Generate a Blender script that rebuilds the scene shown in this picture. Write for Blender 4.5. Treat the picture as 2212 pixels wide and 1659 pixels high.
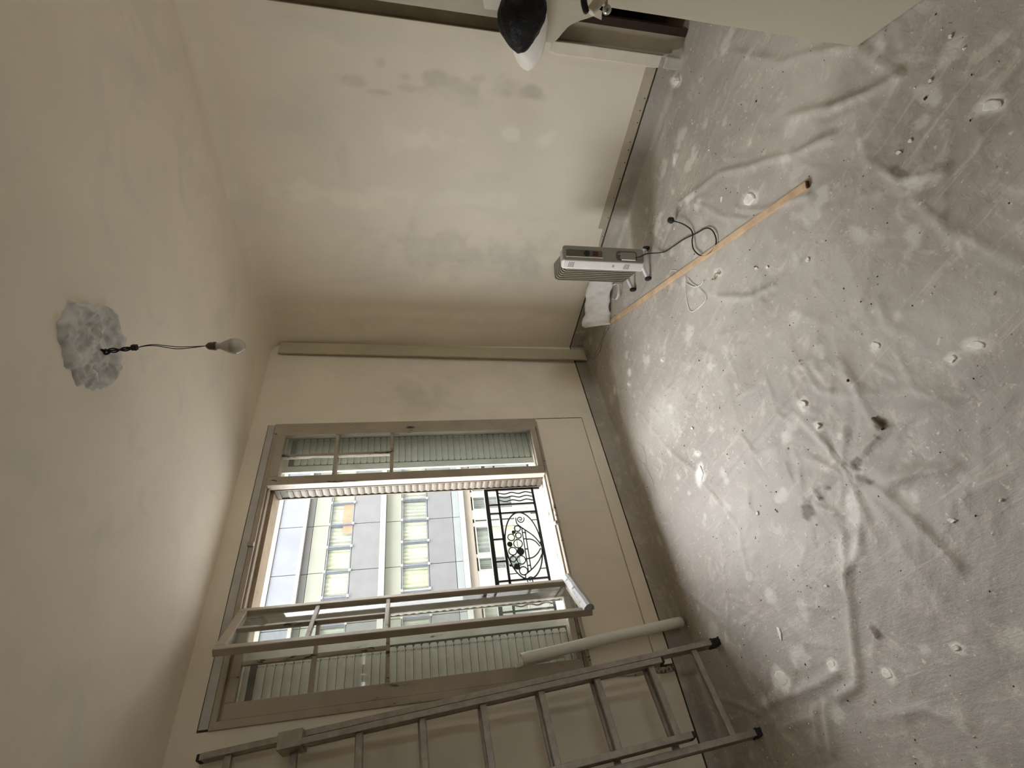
import bpy, bmesh, math, random
import numpy as np
from mathutils import Vector, Matrix, noise as mnoise

SKY, EXPO = 23.0, 0.36            # sky strength, exposure
WALLC, SHEETC, DOORC = (0.845, 0.775, 0.645), (0.44, 0.40, 0.35), (0.48, 0.43, 0.325)
FACC, HS = 0.38, 0.60

for o in list(bpy.data.objects): bpy.data.objects.remove(o, do_unlink=True)
scene = bpy.context.scene
COL = scene.collection
random.seed(7); RNG = np.random.default_rng(11)

# ---------------------------------------------------------------- camera, sky, exposure
CAM_ROWS = [(0.732699, -0.680513, -0.007342), (-0.14415, -0.144643, -0.978928), (0.665111, 0.718318, -0.204076)]
CAM_Z = 1.584
cd = bpy.data.cameras.new('camera'); cam = bpy.data.objects.new('camera', cd); COL.objects.link(cam)
rt, dn, fw = (Vector(r) for r in CAM_ROWS)          # the phone was held on its side: picture right is world down
cam.matrix_world = Matrix(((dn.x, rt.x, -fw.x, 0), (dn.y, rt.y, -fw.y, 0), (dn.z, rt.z, -fw.z, CAM_Z), (0, 0, 0, 1)))
cd.sensor_fit = 'HORIZONTAL'; cd.sensor_width = 36.0; cd.lens = 1066.284 / 2212 * 36.0
cd.clip_start = 0.02; cd.clip_end = 200
scene.camera = cam

world = bpy.data.worlds.new('sky'); scene.world = world; world.use_nodes = True
bg = world.node_tree.nodes['Background']
bg.inputs['Strength'].default_value = SKY      # overcast sky: zenith three times the horizon
_t = world.node_tree; _g = _t.nodes.new('ShaderNodeNewGeometry'); _s = _t.nodes.new('ShaderNodeSeparateXYZ'); _r = _t.nodes.new('ShaderNodeMapRange'); _c = _t.nodes.new('ShaderNodeMix')
_tc = _t.nodes.new('ShaderNodeTexCoord'); _t.links.new(_tc.outputs['Generated'], _s.inputs[0]); _t.links.new(_s.outputs['Z'], _r.inputs['Value'])
_r.inputs['From Min'].default_value = 0.0; _r.inputs['From Max'].default_value = 1.0; _r.inputs['To Min'].default_value = 0.0; _r.inputs['To Max'].default_value = 1.0
_c.data_type = 'RGBA'; _ci = [i for i in _c.inputs if i.enabled]
_t.links.new(_r.outputs[0], _ci[0]); _ci[1].default_value = (0.34, 0.345, 0.345, 1); _ci[2].default_value = (0.97, 0.99, 1.03, 1)
_t.links.new([o for o in _c.outputs if o.enabled][0], bg.inputs['Color']); _t.nodes.remove(_g)
pl = bpy.data.lights.new('window_portal', 'AREA'); pl.shape = 'RECTANGLE'; pl.size = 1.98; pl.size_y = 2.02
pl.cycles.is_portal = True
po = bpy.data.objects.new('window_portal', pl); COL.objects.link(po); po.location = (1.435, 3.26, 1.55)
po.rotation_euler = (math.radians(-90), 0, 0)
p2 = pl.copy(); p2.size = 1.1; p2.size_y = 1.6; po2 = bpy.data.objects.new('added_window_portal', p2); COL.objects.link(po2)   # for the unseen window added behind the camera as fill light
po2.location = (2.225, -3.72, 1.675); po2.rotation_euler = (math.radians(90), 0, 0)
vs = scene.view_settings
vs.view_transform = 'Standard'; vs.look = 'None'; vs.gamma = 1.0; vs.exposure = EXPO
try: vs.use_curve_mapping = False
except Exception: pass
try:
    scene.cycles.max_bounces = 11; scene.cycles.diffuse_bounces = 8; scene.cycles.glossy_bounces = 4
    scene.cycles.transparent_max_bounces = 16; scene.cycles.sample_clamp_indirect = 6.0
    scene.cycles.caustics_reflective = False; scene.cycles.caustics_refractive = False
except Exception: pass

# ---------------------------------------------------------------- measured outlines (metres)
RAIL_CURVES=[[(1.622, 0.854), (1.581, 0.852), (1.551, 0.827), (1.514, 0.785), (1.478, 0.748), (1.44, 0.723), (1.42, 0.713)], [(1.46, 0.802), (1.457, 0.773), (1.439, 0.744), (1.402, 0.719)], [(1.324, 0.812), (1.329, 0.78), (1.353, 0.744), (1.388, 0.716)], [(1.198, 0.851), (1.218, 0.848), (1.24, 0.816), (1.267, 0.78), (1.305, 0.742), (1.35, 0.713)]]
RAIL_LINKS=[((1.511, 0.823), (1.506, 0.797)), ((1.464, 0.825), (1.462, 0.799)), ((1.391, 0.821), (1.389, 0.801)), ((1.323, 0.825), (1.323, 0.804)), ((1.276, 0.822), (1.277, 0.804)), ((1.542, 0.823), (1.236, 0.827)), ((1.532, 0.803), (1.249, 0.807))]
FLAKES=[(1.104, 1.324, 0.0283, 0.0188, -2.28), (0.821, 0.738, 0.0313, 0.0144, -2.4), (0.837, 0.809, 0.0188, 0.0137, -2.37), (1.044, 0.948, 0.0237, 0.0159, -2.39), (0.994, 1.329, 0.0199, 0.0146, -2.24), (1.3, 2.148, 0.0441, 0.0514, -2.14), (0.488, 1.137, 0.0169, 0.0096, -2.06), (1.394, 2.089, 0.0313, 0.0129, -2.18), (0.465, 2.114, 0.0152, 0.0345, -1.86), (0.318, 2.238, 0.0523, 0.0364, -1.79), (0.21, 1.68, 0.0262, 0.0204, -1.8), (0.292, 1.905, 0.0262, 0.016, -1.81), (0.209, 1.383, 0.0182, 0.011, -1.84), (0.522, 1.726, 0.0139, 0.0063, -1.94), (1.434, 0.42, 0.0114, 0.0074, -2.77), (1.443, 0.46, 0.0135, 0.0091, -2.75), (3.131, 0.742, 0.0471, 0.0246, -2.86), (1.273, 0.262, 0.0366, 0.0178, -2.82), (1.502, 0.269, 0.0095, 0.0071, -2.86), (1.534, 0.161, 0.0107, 0.0068, -2.92), (2.019, 0.912, 0.0565, 0.0325, -2.67), (2.22, 1.015, 0.016, 0.0189, -2.67), (2.812, 1.074, 0.0226, 0.0304, -2.74), (1.739, 1.107, 0.0156, 0.0096, -2.54), (1.679, 1.062, 0.0147, 0.0093, -2.55), (1.971, 1.288, 0.0353, 0.0168, -2.54), (1.511, 0.911, 0.0143, 0.013, -2.56), (2.41, 2.689, 0.0263, 0.029, -2.31), (2.052, 2.004, 0.023, 0.0117, -2.37), (2.328, 2.393, 0.0303, 0.0236, -2.34), (2.27, 2.459, 0.0304, 0.0169, -2.32), (0.917, 1.881, 0.0111, 0.015, -2.07), (1.003, 2.087, 0.0094, 0.0141, -2.06), (0.422, 1.922, 0.0078, 0.0037, -1.87), (0.469, 0.986, 0.0055, 0.005, -2.09), (1.531, 2.034, 0.0162, 0.0118, -2.23), (1.058, 3.076, 0.0396, 0.0137, -1.94), (1.881, 3.09, 0.0428, 0.0161, -2.14)]
CREASES=[(0.012, 0.009, [(1.17, 0.469), (1.162, 0.846), (1.163, 1.417), (1.151, 2.332)]), (0.012, 0.007, [(2.564, 0.505), (2.536, 0.84), (2.521, 1.225)]), (0.02, 0.008, [(2.521, 1.225), (2.563, 1.815), (2.636, 2.485), (2.638, 3.098)]), (0.03, 0.018, [(2.579, 1.218), (2.302, 0.927), (2.088, 0.782), (1.882, 0.657), (1.748, 0.53)]), (0.03, 0.018, [(2.024, 0.561), (1.827, 0.456), (1.693, 0.346), (1.627, 0.285)]), (0.03, 0.014, [(2.612, 0.459), (2.223, 0.415), (1.886, 0.275)]), (0.03, 0.012, [(1.886, 0.275), (1.662, 0.274), (1.611, 0.28)]), (0.02, 0.01, [(2.451, 1.16), (2.162, 1.086), (1.952, 0.994)]), (0.02, 0.012, [(2.085, 1.006), (1.897, 0.917), (1.684, 0.723)]), (0.025, 0.012, [(1.869, 1.364), (1.69, 1.242), (1.582, 1.096)]), (0.03, 0.022, [(0.637, 1.513), (0.498, 1.628), (0.434, 1.664), (0.275, 1.78), (0.218, 1.833), (0.207, 1.959)]), (0.035, 0.018, [(0.253, 2.463), (0.263, 2.154), (0.279, 1.892)]), (0.02, 0.018, [(0.204, 2.109), (0.076, 2.202)]), (0.025, 0.018, [(0.204, 2.042), (0.135, 2.091), (0.053, 2.139)]), (0.03, 0.012, [(0.162, 2.363), (0.175, 2.146)]), (0.02, 0.012, [(0.635, 1.403), (0.571, 1.488), (0.53, 1.592)]), (0.03, 0.02, [(0.63, 1.266), (0.513, 1.232), (0.393, 1.199)]), (0.03, 0.014, [(0.666, 1.266), (0.649, 1.153), (0.605, 1.034)]), (0.015, 0.016, [(0.773, 1.55), (0.721, 1.51), (0.679, 1.451)]), (0.015, 0.016, [(0.775, 1.518), (0.819, 1.522), (0.824, 1.413), (0.809, 1.343)]), (0.012, 0.014, [(0.803, 1.348), (0.745, 1.35)]), (0.012, 0.014, [(0.799, 1.312), (0.739, 1.325)]), (0.02, 0.012, [(0.789, 1.283), (0.811, 1.2), (0.81, 1.108)]), (0.02, 0.01, [(1.083, 1.321), (1.057, 1.379), (0.914, 1.357)]), (0.03, 0.01, [(1.096, 1.073), (0.958, 1.098), (0.842, 1.135)]), (0.02, 0.009, [(1.221, 2.145), (0.947, 2.037), (0.715, 2.142)]), (0.02, 0.009, [(1.017, 2.172), (0.692, 2.377), (0.498, 2.612)]), (0.02, 0.012, [(0.62, 2.901), (0.386, 2.881), (0.241, 2.526)]), (0.02, 0.01, [(2.064, 2.482), (1.648, 2.35), (1.324, 2.168)]), (0.02, 0.008, [(2.455, 2.314), (2.021, 2.333), (1.811, 2.274)]), (0.02, 0.01, [(2.861, 2.394), (2.531, 2.585), (2.188, 2.737)]), (0.02, 0.01, [(1.099, 2.953), (0.832, 2.699), (0.667, 2.504)]), (0.03, 0.012, [(3.342, 0.813), (3.113, 0.953), (3.086, 1.14)]), (0.02, 0.01, [(3.067, 0.638), (2.768, 0.735), (2.658, 0.963)]), (0.02, 0.012, [(1.513, 0.504), (1.372, 0.504), (1.269, 0.429)]), (0.03, 0.01, [(1.262, 0.527), (1.094, 0.541), (0.909, 0.514)]), (0.02, 0.012, [(3.154, 0.913), (2.924, 1.018), (2.745, 1.08)]), (0.03, 0.01, [(0.496, 1.328), (0.328, 1.312), (0.218, 1.251)]), (0.03, 0.008, [(0.114, 1.869), (0.087, 1.631), (0.041, 1.496)])]
TEARS=[((0.774, 1.606), 0.035), ((0.788, 1.289), 0.022), ((0.834, 1.113), 0.018), ((0.786, 1.457), 0.01), ((0.785, 1.521), 0.012), ((0.713, 1.29), 0.011), ((0.808, 1.156), 0.009), ((0.323, 1.621), 0.022)]
ROD=[(0.867, 1.124), (0.813, 1.114)]
CABLE=[(2.772, 1.69), (2.64, 1.609), (2.52, 1.518), (2.441, 1.427), (2.368, 1.336), (2.287, 1.253), (2.222, 1.183), (2.168, 1.161), (2.11, 1.167), (2.082, 1.193), (2.086, 1.239), (2.123, 1.289), (2.177, 1.315), (2.238, 1.318), (2.287, 1.296), (2.302, 1.27), (2.347, 1.259), (2.432, 1.275), (2.521, 1.308)]
THREADS=[[(2.213, 1.477), (2.118, 1.554), (2.045, 1.59), (2.003, 1.573), (1.967, 1.508), (1.948, 1.455), (1.966, 1.438), (2.022, 1.443), (2.077, 1.452), (2.137, 1.471), (2.188, 1.475)], [(2.369, 1.569), (2.366, 1.55), (2.317, 1.517), (2.265, 1.51)], [(2.172, 1.503), (2.092, 1.469), (2.046, 1.421), (2.041, 1.39)]]
BLUE=[[(2.898, 2.449), (2.898, 2.627), (2.911, 2.774), (2.929, 2.863)], [(2.845, 2.409), (2.875, 2.58), (2.857, 2.695), (2.91, 2.85)]]
WHITETHREAD=[[(1.931, 2.711), (1.887, 2.652), (1.814, 2.605), (1.744, 2.616), (1.68, 2.659), (1.63, 2.725), (1.591, 2.781), (1.536, 2.778), (1.5, 2.759)], [(1.881, 2.738), (1.779, 2.706), (1.713, 2.664), (1.661, 2.659), (1.559, 2.641), (1.512, 2.678), (1.5, 2.759)]]
JAG=[(0.881, 0.184), (0.948, 0.187), (1.005, 0.182), (1.054, 0.19), (1.098, 0.187), (1.163, 0.159), (1.183, 0.199), (1.241, 0.196), (1.324, 0.185), (1.356, 0.198), (1.438, 0.192), (1.549, 0.184), (1.617, 0.184), (1.759, 0.176), (1.841, 0.174)]
STAINS_R=[(0.946, 1.881, 0.028, 0.062, -0.5), (0.846, 1.723, 0.022, 0.03, -0.4), (0.988, 1.73, 0.012, 0.051, -0.6), (0.894, 1.601, 0.028, 0.051, -0.5), (0.948, 1.568, 0.024, 0.09, -0.4), (0.891, 1.428, 0.037, 0.065, -0.5), (0.917, 1.27, 0.038, 0.093, -0.5), (0.862, 1.195, 0.023, 0.04, -0.5), (0.894, 1.044, 0.049, 0.068, -0.45), (0.91, 0.847, 0.035, 0.078, -0.6), (0.971, 1.32, 0.049, 0.161, -0.25), (1.399, 1.974, 0.118, 0.033, -0.2), (1.23, 1.473, 0.083, 0.169, 0.35), (1.164, 0.955, 0.05, 0.058, 0.45), (1.165, 0.75, 0.063, 0.084, 0.4), (1.234, 1.665, 0.082, 0.055, 0.2), (1.617, 2.108, 0.07, 0.434, 0.3), (1.584, 1.221, 0.053, 0.443, 0.2), (2.088, 1.914, 0.201, 0.194, -0.15), (2.02, 1.358, 0.181, 0.305, -0.35), (2.027, 0.733, 0.191, 0.253, -0.35), (2.576, 1.148, 0.059, 0.866, 0.3), (2.642, 1.812, 0.098, 0.218, -0.15), (2.214, 1.175, 0.077, 0.544, 0.25), (1.153, 2.176, 0.157, 0.152, -0.12), (1.412, 1.052, 0.062, 0.184, -0.15)]
STAINS_B=[(2.617, 1.509, 0.188, 0.252, -0.35), (2.869, 1.298, 0.131, 0.269, -0.2), (2.723, 2.222, 0.143, 0.204, 0.15), (2.868, 0.753, 0.162, 0.243, -0.15), (2.871, 2.029, 0.151, 0.142, -0.1), (2.557, 0.873, 0.145, 0.383, 0.2)]
# ---------------------------------------------------------------- dimensions (metres, floor z = 0)
XR, YW, H = 3.162, 2.927, 2.659
XL, YB = -3.2, -3.6
SKIRT = 0.1475

# ---------------------------------------------------------------- materials
MATS = {}
class NT:
    def __init__(s, name):
        s.m = bpy.data.materials.new(name); s.m.use_nodes = True; s.t = s.m.node_tree; s.t.nodes.clear()
        s.out = s.n('ShaderNodeOutputMaterial')
    def n(s, typ, **kw):
        nd = s.t.nodes.new(typ)
        for k, v in kw.items():
            if k in nd.inputs: nd.inputs[k].default_value = v
            else: setattr(nd, k, v)
        return nd
    def l(s, a, b): s.t.links.new(a, b)
def rgba(c): return (c[0], c[1], c[2], 1.0)
def sock(nd, name, typ=None):
    for i in nd.outputs:
        if i.name == name and i.enabled: return i
def mix(N, fac, a, b, blend='MIX'):
    m = N.n('ShaderNodeMix'); m.data_type = 'RGBA'; m.blend_type = blend
    ins = [i for i in m.inputs if i.enabled]
    fi = ins[0]; ai = [i for i in ins if i.name == 'A'][0]; bi = [i for i in ins if i.name == 'B'][0]
    for i, v in ((fi, fac), (ai, a), (bi, b)):
        if hasattr(v, 'links'): N.l(v, i)
        elif isinstance(v, (int, float)): i.default_value = v
        else: i.default_value = rgba(v)
    return [o for o in m.outputs if o.enabled][0]
def noisetex(N, scale, detail=3, rough=0.55, dist=0.0, stretch=None):
    tc = N.n('ShaderNodeTexCoord'); v = tc.outputs['Object']
    if stretch:
        mp = N.n('ShaderNodeMapping'); mp.inputs['Scale'].default_value = stretch; N.l(v, mp.inputs['Vector']); v = mp.outputs[0]
    t = N.n('ShaderNodeTexNoise', Scale=scale, Detail=detail, Roughness=rough, Distortion=dist); N.l(v, t.inputs['Vector'])
    return t.outputs['Fac']
def ramp(N, f, a, b, c0=(0, 0, 0), c1=(1, 1, 1)):
    r = N.n('ShaderNodeValToRGB'); r.color_ramp.elements[0].position = a; r.color_ramp.elements[1].position = b
    r.color_ramp.elements[0].color = rgba(c0); r.color_ramp.elements[1].color = rgba(c1); N.l(f, r.inputs[0]); return r.outputs[0]
def finish(N, col, rough=0.6, spec=0.3, metal=0.0, bumps=(), **kw):
    p = N.n('ShaderNodeBsdfPrincipled')
    p.inputs['Roughness'].default_value = rough if not hasattr(rough, 'links') else 0.5
    if hasattr(rough, 'links'): N.l(rough, p.inputs['Roughness'])
    p.inputs['Specular IOR Level'].default_value = spec; p.inputs['Metallic'].default_value = metal
    if hasattr(col, 'links'): N.l(col, p.inputs['Base Color'])
    else: p.inputs['Base Color'].default_value = rgba(col)
    prev = None
    for f, st, dist in bumps:
        b = N.n('ShaderNodeBump', Strength=st, Distance=dist); N.l(f, b.inputs['Height'])
        if prev: N.l(prev, b.inputs['Normal'])
        prev = b.outputs[0]
    if prev: N.l(prev, p.inputs['Normal'])
    N.l(p.outputs[0], N.out.inputs[0]); return N.m
def M(key, fn):
    if key not in MATS: MATS[key] = fn()
    return MATS[key]
def simple(name, col, rough=0.6, spec=0.3, metal=0.0, var=0.12, scale=9.0, bump=0.0, bscale=60.0):
    def f():
        N = NT(name); n = noisetex(N, scale, 4)
        c = mix(N, ramp(N, n, 0.3, 0.7), tuple(x * (1 - var) for x in col), tuple(min(1, x * (1 + var)) for x in col))
        return finish(N, c, rough, spec, metal, [(noisetex(N, bscale, 3), bump, 0.004)] if bump else ())
    return M(name, f)
def flaky(name, base, crack=(0.07, 0.05, 0.035), amount=0.62, scale=14, stretch=(1, 1, 0.25), rough=0.55):
    """old paint with dark chips and cracks"""
    def f():
        N = NT(name)
        c = mix(N, ramp(N, noisetex(N, 5, 4), 0.3, 0.7), tuple(x * .86 for x in base), tuple(min(1, x * 1.1) for x in base))
        n = noisetex(N, scale, 8, 0.7, 0.4, stretch)
        mask = ramp(N, n, amount, amount + 0.03)
        c = mix(N, mask, c, crack)
        return finish(N, c, rough, 0.35, 0, [(ramp(N, n, amount - .03, amount + .03, (1, 1, 1), (0, 0, 0)), 0.6, 0.004)])
    return M(name, f)
def attr(N, nm):
    a = N.n('ShaderNodeAttribute'); a.attribute_name = nm; s = N.n('ShaderNodeSeparateColor'); N.l(a.outputs['Color'], s.inputs[0]); return s.outputs
def plaster():
    N = NT('skim_plaster'); base = WALLC
    n = noisetex(N, 1.3, 5, 0.6, 0.3)
    c = mix(N, ramp(N, n, 0.25, 0.75), tuple(x * 0.93 for x in base), tuple(x * 1.06 for x in base))
    n2 = noisetex(N, 3.5, 4, 0.6, 0.8, (1, 1, 0.35))
    c = mix(N, ramp(N, n2, 0.52, 0.75), c, (base[0] * .90, base[1] * .92, base[2] * .97))
    a = attr(N, 'stain')
    c = mix(N, a[0], c, (0.20, 0.205, 0.19)); c = mix(N, a[1], c, (min(1, base[0] * 1.22), min(1, base[1] * 1.23), min(1, base[2] * 1.25)))
    return finish(N, c, 0.75, 0.2, 0, [(noisetex(N, 2.0, 3, 0.5), 0.35, 0.02), (noisetex(N, 26, 4), 0.12, 0.004)])
def sheetmat():
    N = NT('dusty_dust_sheet'); base = SHEETC
    n = noisetex(N, 1.6, 6, 0.65, 0.2)
    c = mix(N, ramp(N, n, 0.3, 0.7), tuple(x * 0.80 for x in base), tuple(x * 1.07 for x in base))
    n2 = noisetex(N, 9, 6, 0.7, 0.5)
    c = mix(N, ramp(N, n2, 0.55, 0.68), c, tuple(min(1, x * 1.28) for x in base))
    n3 = noisetex(N, 38, 3, 0.7)
    c = mix(N, ramp(N, n3, 0.64, 0.70), c, tuple(min(1, x * 1.40) for x in base))
    n4 = noisetex(N, 55, 2, 0.6, 0.2)
    c = mix(N, ramp(N, n4, 0.74, 0.77), c, (0.16, 0.14, 0.11))
    a = attr(N, 'stain')
    c = mix(N, a[1], c, (0.80, 0.77, 0.70)); c = mix(N, a[0], c, (0.13, 0.10, 0.065))
    tcs = N.n('ShaderNodeTexCoord'); mps = N.n('ShaderNodeMapping'); mps.inputs['Rotation'].default_value = (0, 0, math.radians(52)); mps.inputs['Scale'].default_value = (1, .10, 1); N.l(tcs.outputs['Object'], mps.inputs[0])
    ns_ = N.n('ShaderNodeTexNoise', Scale=26, Detail=5, Roughness=.7, Distortion=.3); N.l(mps.outputs[0], ns_.inputs['Vector']); st_ = ns_.outputs['Fac']
    c = mix(N, ramp(N, st_, .58, .72), c, tuple(min(1, x * 1.3) for x in base)); c = mix(N, ramp(N, st_, .28, .40, (.35,) * 3, (0,) * 3), c, tuple(x * .62 for x in base))
    r = ramp(N, n, 0.3, 0.8, (.50, .50, .50), (.68, .68, .68))
    return finish(N, c, r, 0.35, 0, [(noisetex(N, 7, 5, 0.6, 0.15), 0.5, 0.016), (st_, 0.35, 0.006), (noisetex(N, 42, 4, 0.65, 0.1), 0.45, 0.005), (n3, 0.3, 0.003)])
def glassmat(name='window_glass', tint=(0.965, 0.975, 0.965), dust=0.06, dustc=(0.55, 0.60, 0.55)):
    def f():
        N = NT(name); tr = N.n('ShaderNodeBsdfTransparent'); tr.inputs[0].default_value = rgba(tint)
        gl = N.n('ShaderNodeBsdfGlossy'); gl.inputs['Roughness'].default_value = 0.03
        fr = N.n('ShaderNodeFresnel', IOR=1.5); m1 = N.n('ShaderNodeMixShader'); ge = N.n('ShaderNodeNewGeometry'); mu = N.n('ShaderNodeMath'); mu.operation = 'MULTIPLY'; sb = N.n('ShaderNodeMath'); sb.operation = 'SUBTRACT'; sb.inputs[0].default_value = 1.0
        N.l(ge.outputs['Backfacing'], sb.inputs[1]); N.l(fr.outputs[0], mu.inputs[0]); N.l(sb.outputs[0], mu.inputs[1]); N.l(mu.outputs[0], m1.inputs[0]); N.l(tr.outputs[0], m1.inputs[1]); N.l(gl.outputs[0], m1.inputs[2])
        df = N.n('ShaderNodeBsdfDiffuse'); df.inputs[0].default_value = rgba(dustc)
        m2 = N.n('ShaderNodeMixShader'); d = ramp(N, noisetex(N, 7, 5), 0.3, 0.8, (dust * .4,) * 3, (dust * 2.2,) * 3)
        N.l(d, m2.inputs[0]); N.l(m1.outputs[0], m2.inputs[1]); N.l(df.outputs[0], m2.inputs[2]); N.l(m2.outputs[0], N.out.inputs[0])
        return N.m
    return M(name, f)

PLASTER = M('pl', plaster); SHEET = M('sh', sheetmat); GLASS = glassmat()
RAW = simple('raw_wall_core', (0.10, 0.08, 0.06), 0.9)
RAWSTRIP = simple('bare_gypsum_strip', (0.52, 0.455, 0.35), 0.85, var=.08)
PAINT = flaky('aged_cream_paint', (0.42, 0.36, 0.28), amount=0.635)
PAINTB = flaky('flaking_cream_paint', (0.42, 0.36, 0.28), amount=0.585, scale=22)
PEEL = flaky('peeling_white_paint', (0.40, 0.39, 0.39), amount=0.575, scale=16, stretch=(1, 1, 1))
WHITEP = simple('white_gloss_paint', (0.74, 0.72, 0.66), 0.4)
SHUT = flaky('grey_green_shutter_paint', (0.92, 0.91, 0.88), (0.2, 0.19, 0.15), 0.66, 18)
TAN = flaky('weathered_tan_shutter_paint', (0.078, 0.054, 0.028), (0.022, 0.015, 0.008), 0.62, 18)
SOFF = flaky('flaking_tan_soffit_paint', (0.36, 0.275, 0.175), (0.10, 0.06, 0.03), 0.66, 22)
IRON = simple('black_iron', (0.012, 0.012, 0.013), 0.45, 0.4)
SILL = flaky('flaking_sill', (0.22, 0.20, 0.175), (0.13, 0.10, 0.075), 0.60, 30, (1, 1, 1))
ALU = simple('dusty_aluminium', (0.32, 0.285, 0.245), 0.45, 0.5, 0.35, 0.2, 25, 0.2)
RUBBER = simple('black_rubber', (0.018, 0.017, 0.017), 0.6)
WOOD = simple('pale_pine', (0.60, 0.43, 0.27), 0.65, 0.3, 0, 0.2, 14, .2)
CREAMBOARD = simple('cream_primed_board', (0.50, 0.45, 0.32), 0.7, .25, 0, .08, 4)

# ---------------------------------------------------------------- mesh helpers
ORG = {}
def props(o, label=None, cat=None, group=None, kind=None):
    if label: o['label'] = label
    if cat: o['category'] = cat
    if group: o['group'] = group
    if kind: o['kind'] = kind
    return o
def thing(name, loc, label=None, cat=None, group=None, kind=None):
    o = bpy.data.objects.new(name, None); o.empty_display_size = 0.1; COL.objects.link(o); o.location = loc
    ORG[o.name] = Vector(loc); return props(o, label, cat, group, kind)
def link(name, me, parent=None, loc=(0, 0, 0)):
    o = bpy.data.objects.new(name, me); COL.objects.link(o)
    o.location = loc
    if parent: o.parent = parent
    return o
class MB:
    def __init__(s): s.v = []; s.f = []
    def add(s, vs_, fs):
        k = len(s.v); s.v += [tuple(v) for v in vs_]; s.f += [tuple(i + k for i in f) for f in fs]
    def box(s, x0, x1, y0, y1, z0, z1):
        s.add([(x, y, z) for x in (x0, x1) for y in (y0, y1) for z in (z0, z1)],
              [(0, 1, 3, 2), (4, 6, 7, 5), (0, 4, 5, 1), (2, 3, 7, 6), (0, 2, 6, 4), (1, 5, 7, 3)]); return s
    def obox(s, c, ax, ay, az):   # centre and three half-axis vectors
        c, ax, ay, az = Vector(c), Vector(ax), Vector(ay), Vector(az)
        s.add([c + ax * i + ay * j + az * k for i in (-1, 1) for j in (-1, 1) for k in (-1, 1)],
              [(0, 1, 3, 2), (4, 6, 7, 5), (0, 4, 5, 1), (2, 3, 7, 6), (0, 2, 6, 4), (1, 5, 7, 3)]); return s
    def bar(s, a, b, w, h, up=(0, 0, 1)):
        a, b = Vector(a), Vector(b); d = (b - a); L = d.length; d.normalize(); up = Vector(up)
        sd = d.cross(up)
        if sd.length < 1e-4: sd = d.cross(Vector((1, 0, 0)))
        sd.normalize(); u = sd.cross(d).normalized()
        return s.obox((a + b) / 2, d * (L / 2), sd * (w / 2), u * (h / 2))
    def tube(s, pts, r, n=8, cap=True):
        pts = [Vector(p) for p in pts]; rs = r if isinstance(r, (list, tuple)) else [r] * len(pts)
        k0 = len(s.v); ref = Vector((0.13, 0.27, 0.95))
        prevu = None
        for i, p in enumerate(pts):
            d = (pts[min(i + 1, len(pts) - 1)] - pts[max(i - 1, 0)]).normalized()
            if prevu is None:
                u = d.cross(ref)
                if u.length < 1e-3: u = d.cross(Vector((1, 0, 0)))
                u.normalize()
            else: u = (prevu - d * prevu.dot(d)).normalized()
            prevu = u; w = d.cross(u)
            for j in range(n):
                a = 2 * math.pi * j / n; s.v.append(tuple(p + (u * math.cos(a) + w * math.sin(a)) * rs[i]))
        for i in range(len(pts) - 1):
            for j in range(n):
                j2 = (j + 1) % n; s.f.append((k0 + i * n + j, k0 + i * n + j2, k0 + (i + 1) * n + j2, k0 + (i + 1) * n + j))
        if cap:
            s.f.append(tuple(k0 + j for j in reversed(range(n)))); e = k0 + (len(pts) - 1) * n; s.f.append(tuple(e + j for j in range(n)))
        return s
    def build(s, name, mat, parent=None, smooth=False, bevel=0.0, label=None, kind=None, cat=None, group=None, org=None):
        off = Vector((0, 0, 0))
        if parent is not None: off = ORG.get(parent.name, Vector((0, 0, 0)))
        if org is not None: off2 = Vector(org)
        else: off2 = off
        me = bpy.data.meshes.new(name); me.from_pydata([tuple(Vector(v) - off2) for v in s.v], [], s.f); me.materials.append(mat)
        bm = bmesh.new(); bm.from_mesh(me); bmesh.ops.recalc_face_normals(bm, faces=bm.faces); bm.to_mesh(me); bm.free()
        if smooth: me.shade_smooth()
        o = link(name, me, parent, tuple(off2 - off) if org is not None or parent is None and False else (0, 0, 0))
        if org is not None: o.location = off2 - off
        ORG[o.name] = off2 if (parent is not None or org is not None) else Vector((0, 0, 0))
        if bevel:
            b = o.modifiers.new('edge', 'BEVEL'); b.width = bevel; b.segments = 2; b.limit_method = 'ANGLE'; b.angle_limit = 0.6
        return props(o, label, cat, group, kind)
def smoothpath(pts, n=8):
    pts = [Vector(p) for p in pts]; out = []
    for i in range(len(pts) - 1):
        p0 = pts[max(i - 1, 0)]; p1 = pts[i]; p2 = pts[i + 1]; p3 = pts[min(i + 2, len(pts) - 1)]
        for k in range(n):
            t = k / n
            out.append(0.5 * ((2 * p1) + (p2 - p0) * t + (2 * p0 - 5 * p1 + 4 * p2 - p3) * t * t + (3 * p1 - p0 - 3 * p2 + p3) * t ** 3))
    out.append(pts[-1]); return out
def prism(outline, z0, z1):
    m = MB(); n = len(outline)
    m.add([(x, y, z0) for x, y in outline] + [(x, y, z1) for x, y in outline],
          [tuple(reversed(range(n))), tuple(range(n, 2 * n))] + [(i, (i + 1) % n, n + (i + 1) % n, n + i) for i in range(n)]); return m
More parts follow.
